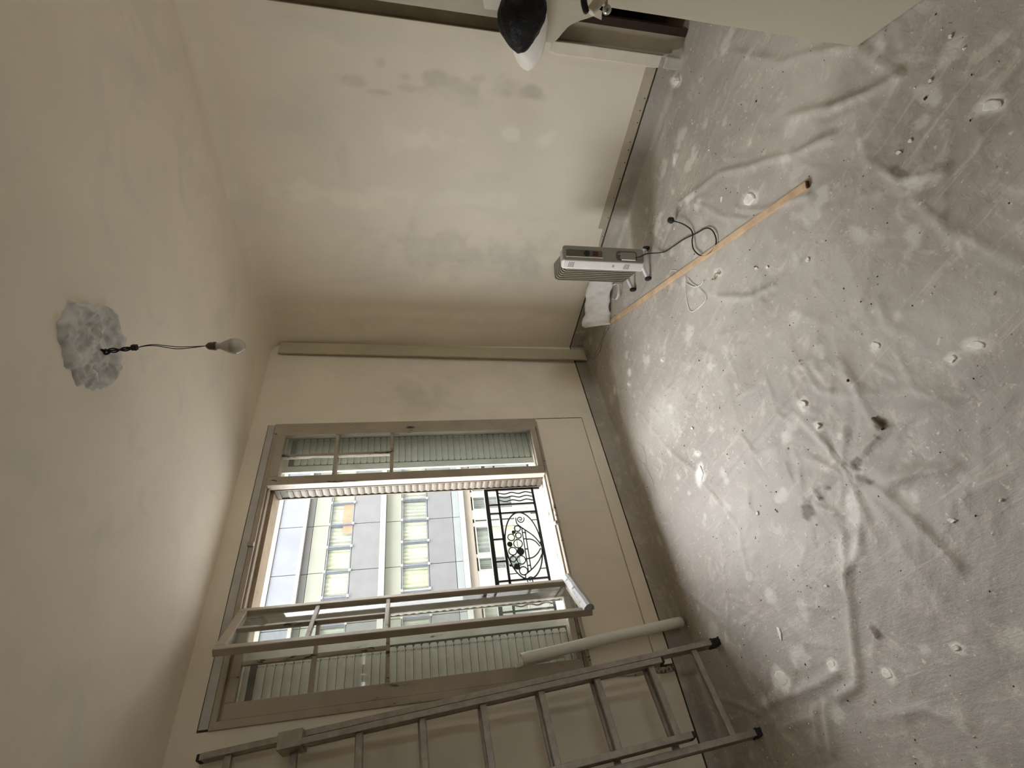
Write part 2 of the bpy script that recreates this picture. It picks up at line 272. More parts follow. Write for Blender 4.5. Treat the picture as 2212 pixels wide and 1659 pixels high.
def gridmesh(name, P, mat, stain=None, parent=None, kind=None, smooth=True, solid=0.0):
    """P: (nu, nv, 3) array of points"""
    nu, nv = P.shape[:2]; idx = np.arange(nu * nv).reshape(nu, nv)
    q = np.stack([idx[:-1, :-1], idx[1:, :-1], idx[1:, 1:], idx[:-1, 1:]], -1).reshape(-1, 4)
    me = bpy.data.meshes.new(name); me.vertices.add(nu * nv); me.vertices.foreach_set('co', P.reshape(-1).astype(np.float32))
    me.loops.add(len(q) * 4); me.loops.foreach_set('vertex_index', q.reshape(-1).astype(np.int32))
    me.polygons.add(len(q)); me.polygons.foreach_set('loop_start', (np.arange(len(q)) * 4).astype(np.int32))
    me.update(calc_edges=True); me.validate()
    if stain is not None:
        a = me.color_attributes.new('stain', 'FLOAT_COLOR', 'POINT'); a.data.foreach_set('color', stain.reshape(-1).astype(np.float32))
    me.materials.append(mat)
    if smooth: me.shade_smooth()
    o = link(name, me, parent)
    if solid:
        s = o.modifiers.new('thick', 'SOLIDIFY'); s.thickness = solid; s.offset = 0
    ORG[o.name] = Vector((0, 0, 0))
    return props(o, kind=kind)
def vnoise(X, Y, scale, seed=0, octaves=4):
    """cheap smooth value noise on arrays"""
    rng = np.random.default_rng(seed); out = np.zeros_like(X, dtype=float); amp = 1.0; tot = 0
    for o in range(octaves):
        g = rng.random((64, 64)); x = X * scale; y = Y * scale
        xi = np.floor(x).astype(int); yi = np.floor(y).astype(int); fx = x - xi; fy = y - yi
        fx = fx * fx * (3 - 2 * fx); fy = fy * fy * (3 - 2 * fy)
        a = g[xi % 64, yi % 64]; b = g[(xi + 1) % 64, yi % 64]; c = g[xi % 64, (yi + 1) % 64]; d = g[(xi + 1) % 64, (yi + 1) % 64]
        out += amp * ((a * (1 - fx) + b * fx) * (1 - fy) + (c * (1 - fx) + d * fx) * fy); tot += amp; amp *= 0.5; scale *= 2.03
    return out / tot
def stains(U, V, lst, seed):
    """soft-edged wear patches on a wall; negative = grey smudge, positive = pale filler"""
    dk = np.zeros_like(U); lt = np.zeros_like(U)
    wob = (vnoise(U, V, 9, seed, 5) - .5) * 2.6; brk = np.clip(.35 + 1.3 * vnoise(U, V, 16, seed + 1, 4), .3, 1.2)
    for (cu, cv, ru, rv, s) in lst:
        d = np.sqrt(((U - cu) / max(ru, .012)) ** 2 + ((V - cv) / rv) ** 2) + wob
        w = np.clip(1.35 - d, 0, 1); w = w * w * (3 - 2 * w)
        if s < 0: dk = np.maximum(dk, w * brk * -s * .42)
        else: lt = np.maximum(lt, w * s)
    return np.stack([dk, lt, np.zeros_like(dk), np.ones_like(dk)], -1)
# ================================================================ setting
def maskedgrid(name, us, vs_, fn, mat, lst, seed, holes=(), parent=None):
    U, V = np.meshgrid(us, vs_, indexing='ij'); P = fn(U, V); st = stains(U, V, lst, seed)
    o = gridmesh(name, P, mat, st, parent)
    if holes:
        bm = bmesh.new(); bm.from_mesh(o.data); kill = []
        nu, nv = U.shape; bm.faces.ensure_lookup_table()
        uc = (us[:-1] + us[1:]) / 2; vc = (vs_[:-1] + vs_[1:]) / 2
        dead = np.zeros((nu - 1, nv - 1), bool)
        for (a, b, c, d) in holes: dead |= ((uc[:, None] > a) & (uc[:, None] < b) & (vc[None] > c) & (vc[None] < d))
        bmesh.ops.delete(bm, geom=[bm.faces[i] for i in np.nonzero(dead.reshape(-1))[0]], context='FACES')
        bm.to_mesh(o.data); bm.free(); o.data.shade_smooth()
    return o
def lin(a, b, step, extra=()):
    v = np.unique(np.round(np.concatenate([np.linspace(a, b, max(2, int(round((b - a) / step)) + 1)), np.array([e for e in extra if a <= e <= b])]), 5)); return v

# floor slab
MB().box(XL - .2, 4.5, YB - .2, YW + .3, -.2, -.002).build('floor', simple('old_parquet', (0.20, 0.12, 0.06), .6), kind='structure')
# ceiling
cu = lin(XL, XR + .05, .05); cv = lin(YB, YW + .05, .05)
ceil_ = maskedgrid('ceiling', cu, cv, lambda U, V: np.stack([U, V, H + 0.004 * (vnoise(U, V, 1.1, 3, 2) - .5)], -1), PLASTER, [], 5)
props(ceil_, kind='structure')
MB().box(XL - .2, 4.5, YB - .2, YW + .02, H + .01, H + .25).build('ceiling_slab', RAW, ceil_)

# right wall : dark core, skim coat skin with a ragged lower edge, bare strip, coved top
DY = 0.631; RC = 0.085
core = MB()
core.box(XR + .006, XR + .10, DY, YW + .3, -.1, H + .05)
core.box(XR + .006, XR + .10, -0.45, DY, 2.25, H + .05)
core.box(XR + .006, XR + .10, YB - .2, -0.45, -.1, H + .05)
wr = core.build('wall_right', RAW, kind='structure')
JY = [0.631, .76, .86] + [j[0] for j in JAG] + [1.95, 2.1, 3.0]; JZ = [0.150, .150, .184] + [j[1] for j in JAG] + [.160, .153, .150]
JG = np.interp(np.linspace(.631, 3.0, 480), JY, JZ)
def rw(U, T):
    z0 = np.interp(U, JY, JZ) + (vnoise(U * 30, U * 0, 1.0, 4, 2) - .5) * .006 * (U < 1.9) * (U > .8)
    Z = z0 + T * (H - RC - z0); a = np.clip(T - 1, 0, 1) * math.pi / 2
    X = XR - 0.007 * (vnoise(U, Z, .9, 21, 3) - .5) * 2
    Z = np.where(T > 1, H - RC + RC * np.sin(a), Z); X = np.where(T > 1, X - RC * (1 - np.cos(a)), X)
    return np.stack([X, U, Z], -1)
ts = np.concatenate([np.linspace(0, 1, 200), 1 + np.linspace(.1, 1, 10)]); us = lin(DY, YW, .012)
U_, T_ = np.meshgrid(us, ts, indexing='ij'); P_ = rw(U_, T_)
gridmesh('skim_coat', P_, PLASTER, stains(P_[..., 1], P_[..., 2], STAINS_R, 9), wr)
us2 = lin(YB, -0.45, .05); gridmesh('skim_coat', np.stack(np.broadcast_arrays(XR, *np.meshgrid(us2, lin(0, H, .1), indexing='ij')), -1).astype(float), PLASTER, None, wr)
gridmesh('skim_coat', np.stack(np.broadcast_arrays(XR, *np.meshgrid(lin(-.45, DY, .05), lin(2.25, H, .05), indexing='ij')), -1).astype(float), PLASTER, None, wr)
MB().box(XR + .001, XR + .006, .70, 1.95, .150, .215).build('base_strip', RAWSTRIP, wr, label='bare darker strip under the ragged plaster edge')
nh = MB()
for (yy, zz) in [(0.86, .165), (0.93, .17), (1.0, .163), (1.17, .166), (1.25, .166), (1.36, .165), (1.5, .165), (1.65, .162), (1.80, .16), (1.12, .172)]:
    nh.tube([(XR + .002, yy, zz), (XR - .0008, yy, zz)], .0035, 8)
nh.build('screw_hole', IRON, wr)

# back wall with the window opening
WX0, WX1, WZ0, WZ1 = .540, 2.334, .625, 2.502
core = MB()
for (a, b, c, d) in [(XL - .2, WX0 - .03, -4.6, 3.4), (WX1 + .03, 4.6, -4.6, 3.4), (WX0 - .03, WX1 + .03, -4.6, .60), (WX0 - .03, WX1 + .03, 2.505, 3.4)]:
    core.box(a, b, YW + .006, YW + .30, c, d)
wb = core.build('wall_back', RAW, kind='structure')
bu = lin(XL, XR, .03, (WX0, WX1)); bv = lin(.150, H, .03, (.244, WZ0, 2.552))
maskedgrid('skim_coat', bu, bv, lambda U, V: np.stack([U, YW - .004 * (vnoise(U, V, 1.2, 8, 3) - .5) * 2, V], -1), PLASTER, STAINS_B, 12,
           holes=[(WX0, WX1, WZ0, 2.552), (WX0 + .02, WX1, .150, .244)], parent=wb)
MB().box(WX0 + .01, WX1 - .003, YW - .004, YW + .006, 2.505, 2.547).build('filled_chase', simple('grey_filler', (0.50, .48, .45), .85, var=.12), wb, label='grey filled strip above the window')
MB().box(WX0 + .022, WX1 - .001, YW - .010, YW + .006, .151, .2415).build('apron_strip', PLASTER, wb, bevel=.003)
cr = MB(); cr.box(WX1 + .001, WX1 + .004, YW - .0055, YW - .002, .244, .62); cr.build('crack', RAW, wb)
# broken plaster at the lower left of the window bay
bp_ = MB(); random.seed(3)
ol = [(WX0 + .03, .62), (WX0 + .022, .5), (WX0 + .028, .40), (WX0 + .012, .34), (WX0 + .03, .27), (WX0 + .005, .22), (WX0 + .02, .15), (WX0 - .012, .15), (WX0 - .018, .22), (WX0 - .006, .30), (WX0 - .012, .38), (WX0 - .002, .5), (WX0 - .004, .62)]
bp_.v = []; n_ = len(ol); bp_.add([(x, YW - .0105, z) for x, z in ol] + [(x, YW, z) for x, z in ol], [tuple(range(n_))] + [(i, (i + 1) % n_, n_ + (i + 1) % n_, n_ + i) for i in range(n_)])
bp_.build('broken_render', flaky('crumbling_render', (.40, .34, .26), (.08, .055, .035), .52, 25, (1, 1, 1)), wb)

# left wall and the wall behind the camera (with an unseen rear window added to light the window wall)
RWX0, RWX1, RWZ0, RWZ1 = 1.70, 2.75, .9, 2.45
wl_ = maskedgrid('wall_left', lin(YB, YW, .1), lin(0, H, .1), lambda U, V: np.stack([U * 0 + XL, U, V], -1), simple('dark_absorbing_wall', (.34, .29, .22), .8), [], 1); props(wl_, kind='structure')  # unseen wall coloured dark to absorb bounce light at the left
wf_ = maskedgrid('wall_front', lin(XL, XR, .1, (RWX0, RWX1)), lin(0, H, .1, (RWZ0, RWZ1)), lambda U, V: np.stack([U, U * 0 + YB, V], -1), PLASTER, [], 1, holes=[(RWX0, RWX1, RWZ0, RWZ1)]); props(wf_, kind='structure')
MB().box(XL - .2, XL - .01, YB - .2, YW, -.1, H + .1).build('wall_core', RAW, wl_); fc = MB()
for (a, b, c, d) in [(XL, RWX0, -.1, H + .1), (RWX1, 4.5, -.1, H + .1), (RWX0, RWX1, -.1, RWZ0), (RWX0, RWX1, RWZ1, H + .1)]: fc.box(a, b, YB - .2, YB - .01, c, d)
fc.build('wall_core', RAW, wf_)
w2 = thing('added_rear_window', ((RWX0 + RWX1) / 2, YB, RWZ0), kind='structure'); f2 = MB(); xm = (RWX0 + RWX1) / 2
for (a, b, c, d) in [(RWX0, RWX0 + .06, RWZ0, RWZ1), (RWX1 - .06, RWX1, RWZ0, RWZ1), (xm - .05, xm + .05, RWZ0, RWZ1), (RWX0, RWX1, RWZ0, RWZ0 + .07), (RWX0, RWX1, RWZ1 - .06, RWZ1)]: f2.box(a, b, YB - .07, YB - .02, c, d)
f2.build('window_frame', PAINT, w2); MB().box(RWX0, RWX1, YB - .05, YB - .045, RWZ0, RWZ1).build('pane', GLASS, w2)

# doorway in the right wall : plaster reveal, brown frame, passage behind with darkness painted on its walls
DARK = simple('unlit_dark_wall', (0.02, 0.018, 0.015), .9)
BROWN = simple('dark_varnished_wood', (0.028, 0.014, 0.008), .35, .5, 0, .3, 20)
dw = thing('door_1', (XR, DY, 0), kind='structure')
MB().box(XR - .004, XR + .06, DY - .003, DY, .0, 2.25).build('reveal', simple('grey_brown_reveal', (.30, .26, .20), .7), dw)
MB().box(XR + .05, XR + .09, .540, DY + .004, 0, 2.25).build('side_panel', simple('greige_door_lining', (.46, .41, .32), .6), dw, label='greige lining panel')
MB().box(XR + .045, XR + .10, .498, .540, 0, 1.1).build('frame_post', BROWN, dw, bevel=.003, label='dark brown wooden post')
MB().box(XR + .045, XR + .10, -.40, -.36, 0, 2.25).build('frame_post', BROWN, dw, bevel=.003)
MB().box(XR + .045, XR + .10, -.36, .498, 2.21, 2.25).build('frame_head', BROWN, dw)
MB().box(XR + .05, XR + .09, -.36, .540, 1.1, 2.25).build('lining_panel', simple('greige_door_lining', (.46, .41, .32), .6), dw)
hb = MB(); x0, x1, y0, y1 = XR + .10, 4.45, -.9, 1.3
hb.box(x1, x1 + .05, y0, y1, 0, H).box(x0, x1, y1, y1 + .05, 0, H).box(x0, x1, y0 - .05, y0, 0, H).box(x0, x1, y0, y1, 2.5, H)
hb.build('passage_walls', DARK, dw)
# casing strip beside the doorway (plaster repair, slightly proud) and its stone foot
cs = MB(); pts = [(DY + .001, .10), (DY + .062, .135), (DY + .060, .45), (DY + .062, .77), (DY + .05, .80), (DY + .001, .80)]
cs.add([(XR - .0092, y_, z_) for y_, z_ in pts] + [(XR, y_, z_) for y_, z_ in pts], [tuple(range(6))] + [(i, (i + 1) % 6, 6 + (i + 1) % 6, 6 + i) for i in range(6)])
cs.build('trim_1', simple('pale_patch_plaster', (.72, .66, .55), .75, var=.08), kind='structure', bevel=.004)
MB().box(XR - .016, XR, DY + .002, DY + .060, 0, .115).build('trim_2', simple('grey_stone_foot', (.52, .49, .42), .7), kind='structure', bevel=.006)

# ================================================================ window
win = thing('window_1', (1.437, YW, WZ0), kind='structure')
fr = MB()
fr.box(WX0, WX0 + .034, YW - .012, YW + .06, WZ0, WZ1).box(WX1 - .036, WX1, YW - .012, YW + .06, WZ0, WZ1)
fr.box(WX0, WX1, YW - .010, YW + .06, 2.474, WZ1).box(WX0, WX1, YW - .014, YW + .055, WZ0, .640)
fr.box(WX0 + .03, WX1 - .03, YW + .005, YW + .06, .640, .652).box(WX0 + .03, WX1 - .03, YW + .012, YW + .06, 2.462, 2.474)
fr.build('window_frame', PAINT, win, bevel=.003)
fm = MB(); fm.box(1.030, 1.070, YW - .002, YW + .05, .64, 2.474).build('mullion', PAINT, win, bevel=.004)
fm = MB(); fm.box(1.826, 1.848, YW - .006, YW + .034, .64, 2.474).build('mullion', PAINT, win, bevel=.004)
MB().box(2.245, 2.300, YW - .020, YW + .006, WZ0 + .01, WZ1 - .008).build('cover_strip', PAINT, win, bevel=.003)
MB().box(WX0 + .036, WX1 - .036, YW - .022, YW - .008, WZ0 - .004, WZ0 + .012).build('inner_bead', PAINTB, win, bevel=.003)
def sash(P0, d, nrm, w, z0, z1, sl, sr, st, sb, th=.036, bars=(2.072, 1.705), mat=PAINT, label=None):
    """P0: lower corner on the hinge side, d: unit direction of the leaf, nrm: unit normal; th thickness along nrm (centred)"""
    P0 = Vector((P0[0], P0[1], 0)); d = Vector((d[0], d[1], 0)); nrm = Vector((nrm[0], nrm[1], 0)); up = Vector((0, 0, 1))
    def blk(m, a, b, za, zb, t=th, o=0): m.obox(P0 + d * ((a + b) / 2) + up * ((za + zb) / 2) + nrm * o, d * ((b - a) / 2), nrm * (t / 2), up * ((zb - za) / 2))
    m = MB(); blk(m, 0, sl, z0, z1); blk(m, w - sr, w, z0, z1); blk(m, sl, w - sr, z1 - st, z1); blk(m, sl, w - sr, z0, z0 + sb)
    s = m.build('sash', mat, win, bevel=.004, label=label)
    mid = (sl + w - sr) / 2; hb_ = .0105
    for zb in bars:
        m = MB(); blk(m, sl, w - sr, zb - hb_, zb + hb_, th * .72); m.build('glazing_bar', PAINTB, s, bevel=.003)
    m = MB(); blk(m, mid - .010, mid + .010, bars[1] + hb_, bars[0] - hb_, th * .70); m.build('glazing_bar', PAINTB, s, bevel=.003)
    m = MB(); blk(m, mid - .010, mid + .010, bars[0] + hb_, z1 - st, th * .70); m.build('glazing_bar', PAINTB, s, bevel=.003)
    for (a, b, za, zb) in [(sl, mid, bars[0], z1 - st), (mid, w - sr, bars[0], z1 - st), (sl, mid, bars[1], bars[0]), (mid, w - sr, bars[1], bars[0]), (sl, w - sr, z0 + sb, bars[1])]:
        m = MB(); blk(m, a, b, za, zb, .003); m.build('pane', GLASS, s)
    return s
sash((.576, YW + .022), (1, 0), (0, 1), .452, .655, 2.462, .072, .042, .045, .038)               # fixed left leaf
sash((1.850, YW + .022), (1, 0), (0, 1), .446, .655, 2.462, .045, .052, .045, .038)              # fixed right leaf
sash((1.815, YW - .030), (1, 0), (0, 1), .424, .652, 2.466, .062, .034, .055, .040)              # right casement folded back over it
hx, hy, fx_, fy_ = 1.062, 2.905, .790, 2.640
L_ = math.hypot(fx_ - hx, fy_ - hy); dd = ((fx_ - hx) / L_, (fy_ - hy) / L_); nn = (-dd[1], dd[0])
sl_ = sash((hx, hy), dd, nn, L_, .640, 2.470, .034, .034, .048, .045, label='casement swung open into the room')
# weather bar with peeling white paint on the outer foot of the open casement
m = MB(); n3 = Vector((nn[0], nn[1], 0)); d3 = Vector((dd[0], dd[1], 0))
if n3.dot(Vector((-hx, -hy, 0))) < 0: n3 = -n3
prof = [(0.016, .0), (.034, .0), (.046, .010), (.050, .026), (.044, .042), (.030, .054), (.016, .058)]
k0 = 0
for s_ in (0.0, L_ * .25, L_ * .5, L_ * .75, L_):
    for (o_, z_) in prof: m.v.append(tuple(Vector((hx, hy, .632 + z_ + .002 * math.sin(s_ * 40))) + d3 * s_ + n3 * o_))
for i in range(4):
    for j in range(len(prof) - 1): a = i * len(prof) + j; m.f.append((a, a + 1, a + 1 + len(prof), a + len(prof)))
m.f.append(tuple(range(len(prof)))); m.f.append(tuple(range(4 * len(prof), 5 * len(prof))))
m.build('weather_bar', PEEL, sl_, label='peeling white weather bar')
# latch keepers, sill, soffit
MB().box(1.434, 1.458, YW - .034, YW - .010, WZ0 - .006, WZ0 + .030).build('latch_keeper', simple('tarnished_steel', (.35, .32, .28), .4, .5, .6), win, bevel=.003)
MB().box(1.428, 1.452, YW - .032, YW - .010, WZ1 - .030, WZ1 + .004).build('latch_keeper', simple('tarnished_steel', (.35, .32, .28), .4, .5, .6), win, bevel=.003)
MB().box(WX0 - .03, WX1 + .03, YW + .055, YW + .40, .585, .640).build('sill', SILL, win, bevel=.006, label='flaking pale outer sill')
sf = MB(); sf.box(WX0 - .03, WX1 + .03, YW + .06, YW + .215, 2.440, 2.52); sf.box(WX0 - .03, WX1 + .03, YW + .215, YW + .31, 2.50, 2.54)
sf.build('soffit', SOFF, win, label='tan flaking soffit')
MB().tube([(1.585, 3.05, .638), (1.585, 3.05, .645)], .017, 16).build('drain_cap', WHITEP, win, label='round white cap on the sill')
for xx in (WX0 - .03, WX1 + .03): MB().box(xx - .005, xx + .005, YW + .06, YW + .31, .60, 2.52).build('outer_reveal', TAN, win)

# folding metal shutters (folded to each side)
def shutter(label, panels):
    x_, y_ = panels[0][0], panels[0][1]; t = thing('folding_shutter', (x_, y_, .642), label, 'shutter', 'folding shutters outside the window'); cache = {}
    for (px, py, dx, dy, w, mat, slat) in panels:
        d = Vector((dx, dy, 0)); n = Vector((-dy, dx, 0)); up = Vector((0, 0, 1)); P0 = Vector((px, py, 0)); z0, z1 = .648, 2.436; m = MB()
        def blk(m, a, b, za, zb, th): m.obox(P0 + d * ((a + b) / 2) + up * ((za + zb) / 2), d * ((b - a) / 2), n * (th / 2), up * ((zb - za) / 2))
        e = .048 if slat > .15 else .012
        blk(m, 0, e, z0, z1, .020); blk(m, w - e, w, z0, z1, .020); blk(m, e, w - e, z1 - .03, z1, .018); blk(m, e, w - e, z0, z0 + .03, .018)
        m3 = MB(); m3.obox(P0 + d * (w / 2) + up * ((z0 + z1) / 2), d * (w / 2 - e), n * .002, up * ((z1 - z0) / 2 - .02)); m3.build('shutter_back', simple('shutter_shadow_gap', (.12, .12, .10), .8), t)  # dark plate colour stands in for shade between the slats
        m.build('shutter_panel', mat, t, bevel=.002)
        key = (round(dx, 2), round(w, 3), mat.name)
        if key not in cache:
            me = bpy.data.meshes.new('slat'); ww = (w - 2 * e) * .92; vv = []; prof_ = [(-.0213, 0), (-.018, .005), (-.006, .008), (.008, .007), (.0213, 0.001), (.0213, -.002), (-.0213, -.002)]
            for s_ in (-ww / 2, -ww / 2 + .012, ww / 2 - .012, ww / 2):
                k_ = .75 if abs(s_) > ww / 2 - .005 else 1
                for (zz, oo) in prof_: vv.append(tuple(d * s_ + n * (-oo * k_ - .001) + up * (zz * k_)))
            ff = [(i * 7 + j, i * 7 + (j + 1) % 7, (i + 1) * 7 + (j + 1) % 7, (i + 1) * 7 + j) for i in range(3) for j in range(7)] + [tuple(range(7)), tuple(range(21, 28))]
            me.from_pydata(vv, [], ff); bm = bmesh.new(); bm.from_mesh(me); bmesh.ops.recalc_face_normals(bm, faces=bm.faces); bm.to_mesh(me); bm.free(); me.materials.append(mat); cache[key] = me
        k = 0; z = z0 + .055
        while z < z1 - .045:
            link('slat', cache[key], t, tuple(P0 + d * (w / 2) + up * z - Vector((x_, y_, .642)))); z += .0445; k += 1
    return t
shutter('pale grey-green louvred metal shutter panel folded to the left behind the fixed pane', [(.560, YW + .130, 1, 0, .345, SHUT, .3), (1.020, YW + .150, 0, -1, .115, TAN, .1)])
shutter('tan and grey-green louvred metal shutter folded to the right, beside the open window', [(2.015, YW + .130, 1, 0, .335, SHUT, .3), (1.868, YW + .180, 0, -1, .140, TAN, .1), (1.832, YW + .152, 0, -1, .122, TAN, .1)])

# ================================================================ wrought iron railing
RY = YW + .22
rail = thing('balcony_railing', (1.425, RY, .640), 'black wrought iron railing with grape bunch and wave pattern', 'railing')
def rbar(name, a, b, w=.017, d=.014): MB().bar((a[0], RY, a[1]), (b[0], RY, b[1]), d, w, up=(0, 0, 1) if abs(a[0] - b[0]) > abs(a[1] - b[1]) else (1, 0, 0)).build(name, IRON, rail, bevel=.002)
XA, XB = .50, 2.36
rbar('top_rail', (XA, 1.045), (XB, 1.045), .028, .030); rbar('rail_bar', (XA, .961), (XB, .961), .018); rbar('rail_bar', (XA, .697), (XB, .697), .019)
for xx in (.50, 1.854, 2.354): rbar('post', (xx, .642), (xx, 1.045))
for xx in (1.854, 1.731, 1.664, .996, 1.119, 1.186): rbar('upright', (xx, .697), (xx, 1.045), .013)
for xx in (1.472, 1.316): rbar('upright', (xx, .961), (xx, 1.045), .013)
for base, k in ((1.731, 1), (1.119, -1), (2.23, 1)):
    for i in range(3):
        xx = base + k * (.031 + .0305 * i); pts = [(xx + .0055 * math.sin(z * 2 * math.pi / .105 + .6), RY, z) for z in np.linspace(.697, .958, 26)]
        MB().tube(pts, .0048, 6).build('wavy_bar', IRON, rail, smooth=True)
CX_, CZ_, EA, EB = 1.425, .829, .238, .124
MB().tube([(CX_ + EA * math.cos(a), RY, CZ_ + EB * math.sin(a)) for a in np.linspace(0, 2 * math.pi, 49)], .0056, 6, cap=False).build('oval_hoop', IRON, rail, smooth=True)
for xx, za, zb in ((1.652, .742, .697), (1.60, .743, .697), (1.62, .905, .958), (1.25, .743, .697), (1.23, .905, .958)): rbar('short_stay', (xx, za), (xx, zb), .006, .006)
for (x_, z_, r_, fill) in [(1.542, .855, .021, 0), (1.481, .907, .0235, 0), (1.491, .855, .020, 0), (1.432, .867, .030, 0), (1.431, .924, .019, 1), (1.382, .911, .027, 0), (1.375, .858, .026, 1), (1.328, .917, .019, 0), (1.318, .863, .029, 0), (1.275, .898, .021, 1), (1.244, .859, .027, 0), (1.516, .886, .013, 1), (1.285, .94, .008, 1)]:
    if fill: MB().tube([(x_, RY - .005, z_), (x_, RY + .005, z_)], r_, 20).build('grape_disc', IRON, rail)
    else: MB().tube([(x_ + r_ * math.cos(a), RY, z_ + r_ * math.sin(a)) for a in np.linspace(0, 2 * math.pi, 21)], .0046, 6, cap=False).build('grape_ring', IRON, rail, smooth=True)
for c_ in RAIL_CURVES: MB().tube(smoothpath([(a, RY, b) for a, b in c_], 6), .0048, 6).build('leaf_scroll', IRON, rail, smooth=True)
for a, b in RAIL_LINKS: rbar('stalk_link', a, b, .008, .008)
for (x_, z_, sg, a0) in ((1.611, .823, 1, 1.9), (1.174, .822, -1, 1.2)):
    pts = [(x_ + sg * (.003 + .026 * t) * math.cos(a0 + t * 9.5), RY, z_ + (.003 + .026 * t) * math.sin(a0 + t * 9.5)) for t in np.linspace(0, 1, 36)]
    MB().tube(pts, .0040, 6).build('spiral_scroll', IRON, rail, smooth=True)
MB().tube([(1.455, RY, .701), (1.42, RY, .707), (1.38, RY, .701)], .009, 8).build('leaf_knot', IRON, rail, smooth=True)

# ================================================================ street and house opposite
S_ = 1.45
def fx(x): return S_ * x
def fz(z): return 1.584 + S_ * (z - 1.584)
FY = S_ * (YW + 11)
MB().box(-40, 60, YW + .3, FY + 12, -4.75, -4.6).build('street', simple('asphalt_street', (.17, .165, .16), .8), kind='structure')
own = MB()
for (a, b, c, d) in [(-25, WX0 - .05, -4.6, 21), (WX1 + .05, 28, -4.6, 21), (WX0 - .05, WX1 + .05, -4.6, .585), (WX0 - .05, WX1 + .05, 2.55, 21)]: own.box(a, b, YW + .30, YW + .34, c, d)
own.build('wall_outside', simple('own_render', (.24, .22, .19), .8), kind='structure')  # unseen outer wall, raised tall to keep sky light off the facade
bld = thing('apartment_building', (fx(6.6), FY, -4.6), 'pale apartment block opposite with ribbon windows and grey spandrel panels', 'building')
CC = FACC
FW = simple('facade_white', tuple(min(1, x * CC) for x in (.60, .59, .52)), .6, var=.05, scale=2)
FG = simple('facade_grey_panel', tuple(x * CC for x in (.27, .275, .275)), .35, .5, var=.07, scale=2)
FB = simple('facade_blue_panel', tuple(x * CC for x in (.38, .42, .42)), .35, .5, var=.05, scale=2)
FBL = simple('facade_sky_reflection_panel', tuple(x * CC for x in (.33, .35, .39)), .25, .5, var=.10, scale=.6)  # bluish tone is the sky's reflection painted into the glass guard
FGR = simple('facade_green_panel', tuple(x * CC for x in (.42, .44, .36)), .3, .5, var=.06, scale=1)
FC = simple('facade_cream', tuple(x * CC for x in (.52, .47, .38)), .8, var=.05, scale=1)
FDK = simple('facade_dark_joint', (.10, .11, .12), .6)
CURT = [simple('curtain_%d' % i, tuple(x * CC * 1.25 for x in c), .7, var=.14, scale=2.5) for i, c in enumerate([(.80, .78, .56), (.84, .82, .66), (.72, .69, .60), (.62, .59, .54), (.84, .80, .62)])]
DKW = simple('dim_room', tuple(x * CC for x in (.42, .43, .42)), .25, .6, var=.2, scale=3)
BRICK_REFL = simple('red_brick_reflection', tuple(x * CC for x in (.72, .34, .22)), .4, var=.1, scale=6)
PANEG = glassmat('street_glass', (.93, .96, .93), .03)
kx0, kx1 = -11, 12; xl, xr = 9.64 + 1.015 * kx0, 9.64 + 1.015 * kx1
MB().box(xl, xr, FY + .35, FY + 6, -4.6, 7.6).build('building_body', FC, bld)
bands = [(6.93, 7.60, FW, .02), (5.96, 6.93, FBL, .06), (5.83, 5.96, FW, -.12), (5.58, 5.83, FG, .10), (4.94, 5.58, FGR, .08), (2.84, 3.96, FG, .04), (2.61, 2.84, FW, -.12), (1.94, 2.61, FGR, .08), (-.28, .82, FG, .04), (-.60, -.28, FB, .03), (-.81, -.60, FW, -.10), (-1.15, -.81, FC, .02)]
for (z0, z1, mt, dp) in bands:
    if mt in (FW, FC): MB().box(xl, xr, FY + dp, FY + .36, z0, z1).build('floor_band', mt, bld)
    else:
        k = kx0; wtwo = 2
        me = None
        while k < kx1:
            xa = 9.64 + 1.015 * k; mm = MB().box(xa + .012, xa + 2.03 - .012, FY + dp, FY + .30, z0 + .012, z1 - .012)
            mm.build('spandrel_panel', mt, bld); k += 2
MB().box(xl, xr, FY + .30, FY + .34, -1.15, 7.5).build('backing', FDK, bld)
def facade_window(xa, xb, z0, z1, ci, fmat, part='window', deep=.10):
    m = MB(); t = .05
    m.box(xa, xa + t, FY + deep - .03, FY + .16, z0, z1).box(xb - t, xb, FY + deep - .03, FY + .16, z0, z1).box(xa + t, xb - t, FY + deep - .03, FY + .16, z1 - t, z1).box(xa + t, xb - t, FY + deep - .03, FY + .16, z0, z0 + t)
    w = m.build(part, fmat, bld)
    MB().box(xa + t, xb - t, FY + deep, FY + deep + .008, z0 + t, z1 - t).build('pane', PANEG, w)
    c = MB(); n = 15; zc0, zc1 = z0 + t, z1 - t
    for i in range(n):                     # hanging cloth with soft folds
        x0_ = xa + t + (xb - xa - 2 * t) * i / n; x1_ = xa + t + (xb - xa - 2 * t) * (i + 1) / n
        y0_ = FY + .19 + .035 * math.sin(i * 1.9 + ci); y1_ = FY + .19 + .035 * math.sin((i + 1) * 1.9 + ci)
        c.add([(x0_, y0_, zc0), (x1_, y1_, zc0), (x1_, y1_, zc1), (x0_, y0_, zc1)], [(0, 1, 2, 3)])
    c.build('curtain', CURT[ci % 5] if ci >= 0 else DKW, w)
rr = random.Random(5)
